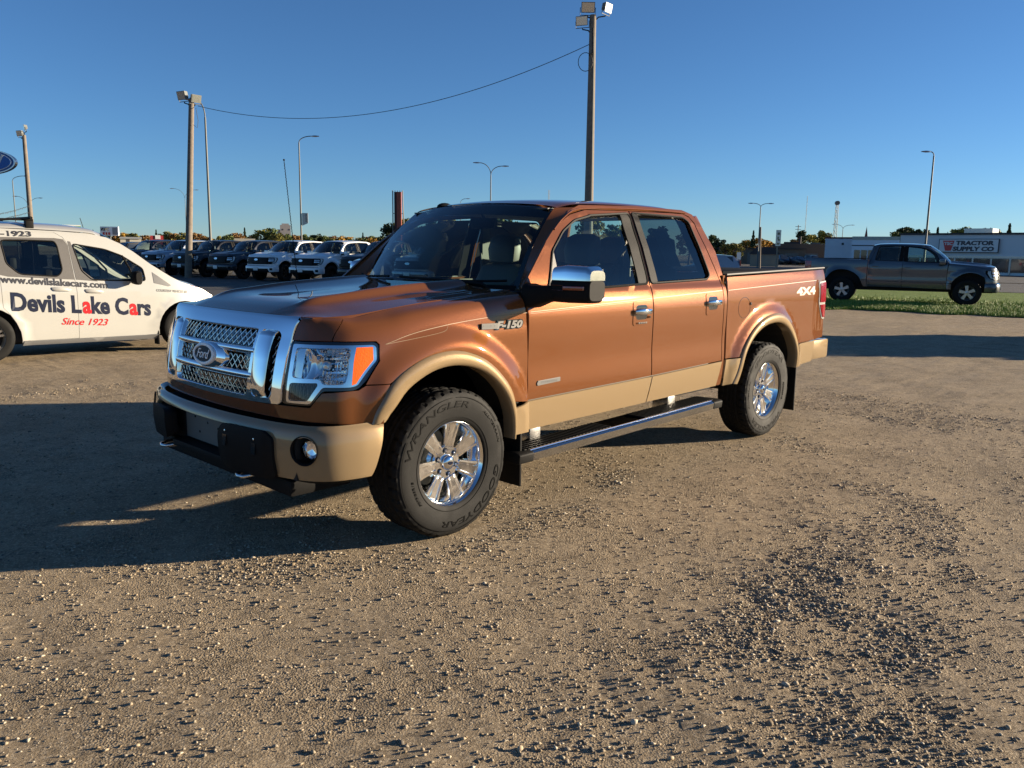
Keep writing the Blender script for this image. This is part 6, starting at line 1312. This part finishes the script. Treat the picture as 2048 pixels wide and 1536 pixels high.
tree((-235.7, -97.0, 0), 'round', 9.2, 'olive', 'olive tree at the foot of the lattice tower', 1.15)
tree((-146.0, -46.4, 0), 'tall', 6.3, 'green', 'green tree rising behind the annex, left one', 1.00)
tree((-157.8, -49.5, 0), 'tall', 7.4, 'dark', 'dark tree rising behind the annex, middle one', 1.00)
tree((-162.1, -49.8, 0), 'tall', 7.6, 'green', 'green tree rising behind the annex, right one', 1.00)
tree((-159.8, -46.7, 0), 'round', 7.2, 'dark', 'small dark tree behind the store roof left of the lamp', 1.15)
tree((-145.5, -39.8, 0), 'conifer', 6.8, 'dark', 'small conifer behind the store roof over the sign', 0.90)
tree((-145.1, -36.0, 0), 'round', 7.2, 'green', 'green tree behind the store right of the sign', 1.15)
tree((-166.1, -37.5, 0), 'round', 7.5, 'olive', 'olive tree behind the store near the right edge', 1.15)
tree((-143.6, -28.9, 0), 'conifer', 7.2, 'dark', 'conifer behind the store at the right edge', 0.90)
for q_ in [
    (-80.5, -243.1, 4.5, 2),
    (-87.6, -255.5, 4.4, 1),
    (-84.4, -243.1, 3.9, 0),
    (-90.9, -255.2, 5.0, 0),
    (-92.2, -254.3, 4.3, 0),
    (-92.7, -252.1, 4.8, 3),
    (-90.8, -240.5, 4.1, 3),
    (-90.1, -234.6, 4.4, 1),
    (-96.9, -246.7, 4.3, 1),
    (-95.7, -240.6, 4.3, 1),
    (-100.2, -244.9, 4.4, 2),
    (-108.0, -261.0, 5.0, 3),
    (-107.0, -251.0, 5.3, 0),
    (-100.3, -232.5, 4.3, 1),
    (-109.8, -249.9, 5.3, 2),
    (-110.1, -244.8, 5.1, 2),
    (-109.4, -240.0, 4.9, 2),
    (-115.8, -247.6, 4.5, 1),
    (-111.3, -234.3, 5.4, 1),
    (-115.9, -239.7, 5.0, 3),
    (-114.0, -231.0, 4.4, 1),
    (-125.0, -251.3, 4.8, 3),
    (-122.5, -239.7, 5.7, 1),
    (-124.4, -241.0, 5.7, 3),
    (-124.2, -234.5, 4.7, 0),
    (-132.5, -246.9, 5.6, 1),
    (-120.6, -222.1, 5.6, 0),
    (-127.1, -229.2, 4.8, 3),
    (-136.5, -241.6, 5.3, 1),
    (-139.8, -242.4, 5.5, 0),
    (-136.8, -234.7, 6.1, 3),
    (-140.5, -236.2, 5.6, 1),
    (-146.5, -241.5, 5.8, 0),
    (-134.4, -217.6, 6.0, 1),
    (-138.9, -221.4, 6.1, 2),
    (-151.3, -237.4, 6.2, 0),
    (-138.3, -213.2, 5.0, 3),
    (-147.5, -223.9, 5.7, 2),
    (-153.8, -230.1, 6.7, 0),
    (-152.8, -224.1, 5.6, 3),
    (-153.8, -221.6, 6.6, 3),
    (-152.8, -217.0, 5.4, 2),
    (-152.8, -212.6, 5.8, 1),
    (-160.0, -219.6, 5.8, 2),
    (-164.7, -223.6, 6.5, 0),
    (-163.2, -218.2, 6.8, 2),
    (-158.8, -207.6, 5.7, 0),
    (-164.6, -211.8, 6.5, 0),
    (-172.6, -218.1, 7.1, 1),
    (-177.6, -222.2, 6.8, 0),
    (-179.6, -219.8, 5.9, 3),
    (-176.2, -212.4, 6.6, 2),
    (-176.8, -209.3, 7.1, 1),
    (-178.9, -208.3, 6.2, 1),
    (-176.6, -202.6, 6.5, 3),
    (-175.1, -197.5, 6.2, 2),
    (-176.4, -196.9, 5.7, 1),
    (-179.7, -196.2, 6.6, 2),
    (-179.1, -193.4, 5.7, 0),
    (-194.5, -206.6, 7.1, 2),
    (-180.5, -188.3, 5.8, 2),
    (-189.9, -195.3, 6.7, 0),
    (-181.3, -184.0, 6.2, 0),
    (-196.4, -196.2, 7.2, 2),
    (-184.3, -181.4, 7.0, 1),
    (-235.2, -135.6, 4.8, 0),
    (-246.8, -138.4, 5.5, 1),
    (-248.2, -136.8, 5.9, 0),
    (-250.4, -135.6, 5.7, 1),
    (-234.8, -124.7, 5.6, 3),
    (-242.7, -126.4, 5.0, 2),
    (-248.7, -127.1, 5.3, 3),
    (-245.0, -122.9, 5.4, 0),
    (-255.0, -125.6, 5.4, 1),
    (-238.3, -115.1, 5.5, 0),
    (-253.0, -119.8, 5.6, 1),
    (-251.1, -115.5, 5.8, 3),
    (-242.9, -110.1, 5.5, 1),
    (-257.8, -114.9, 6.2, 2),
    (-266.0, -115.1, 5.7, 0),
    (-246.9, -104.5, 5.6, 2),
    (-256.2, -106.3, 6.1, 0),
    (-270.5, -109.9, 6.4, 0),
]: tree((q_[0], q_[1], 0), 'round', q_[2], ['rust', 'olive', 'green', 'gold'][q_[3]], 'low bushy tree in the distant second rank of the treeline', 1.5, 'low trees in the distant second rank')
for k in PR:
    for p in PR[k]: kill(p)
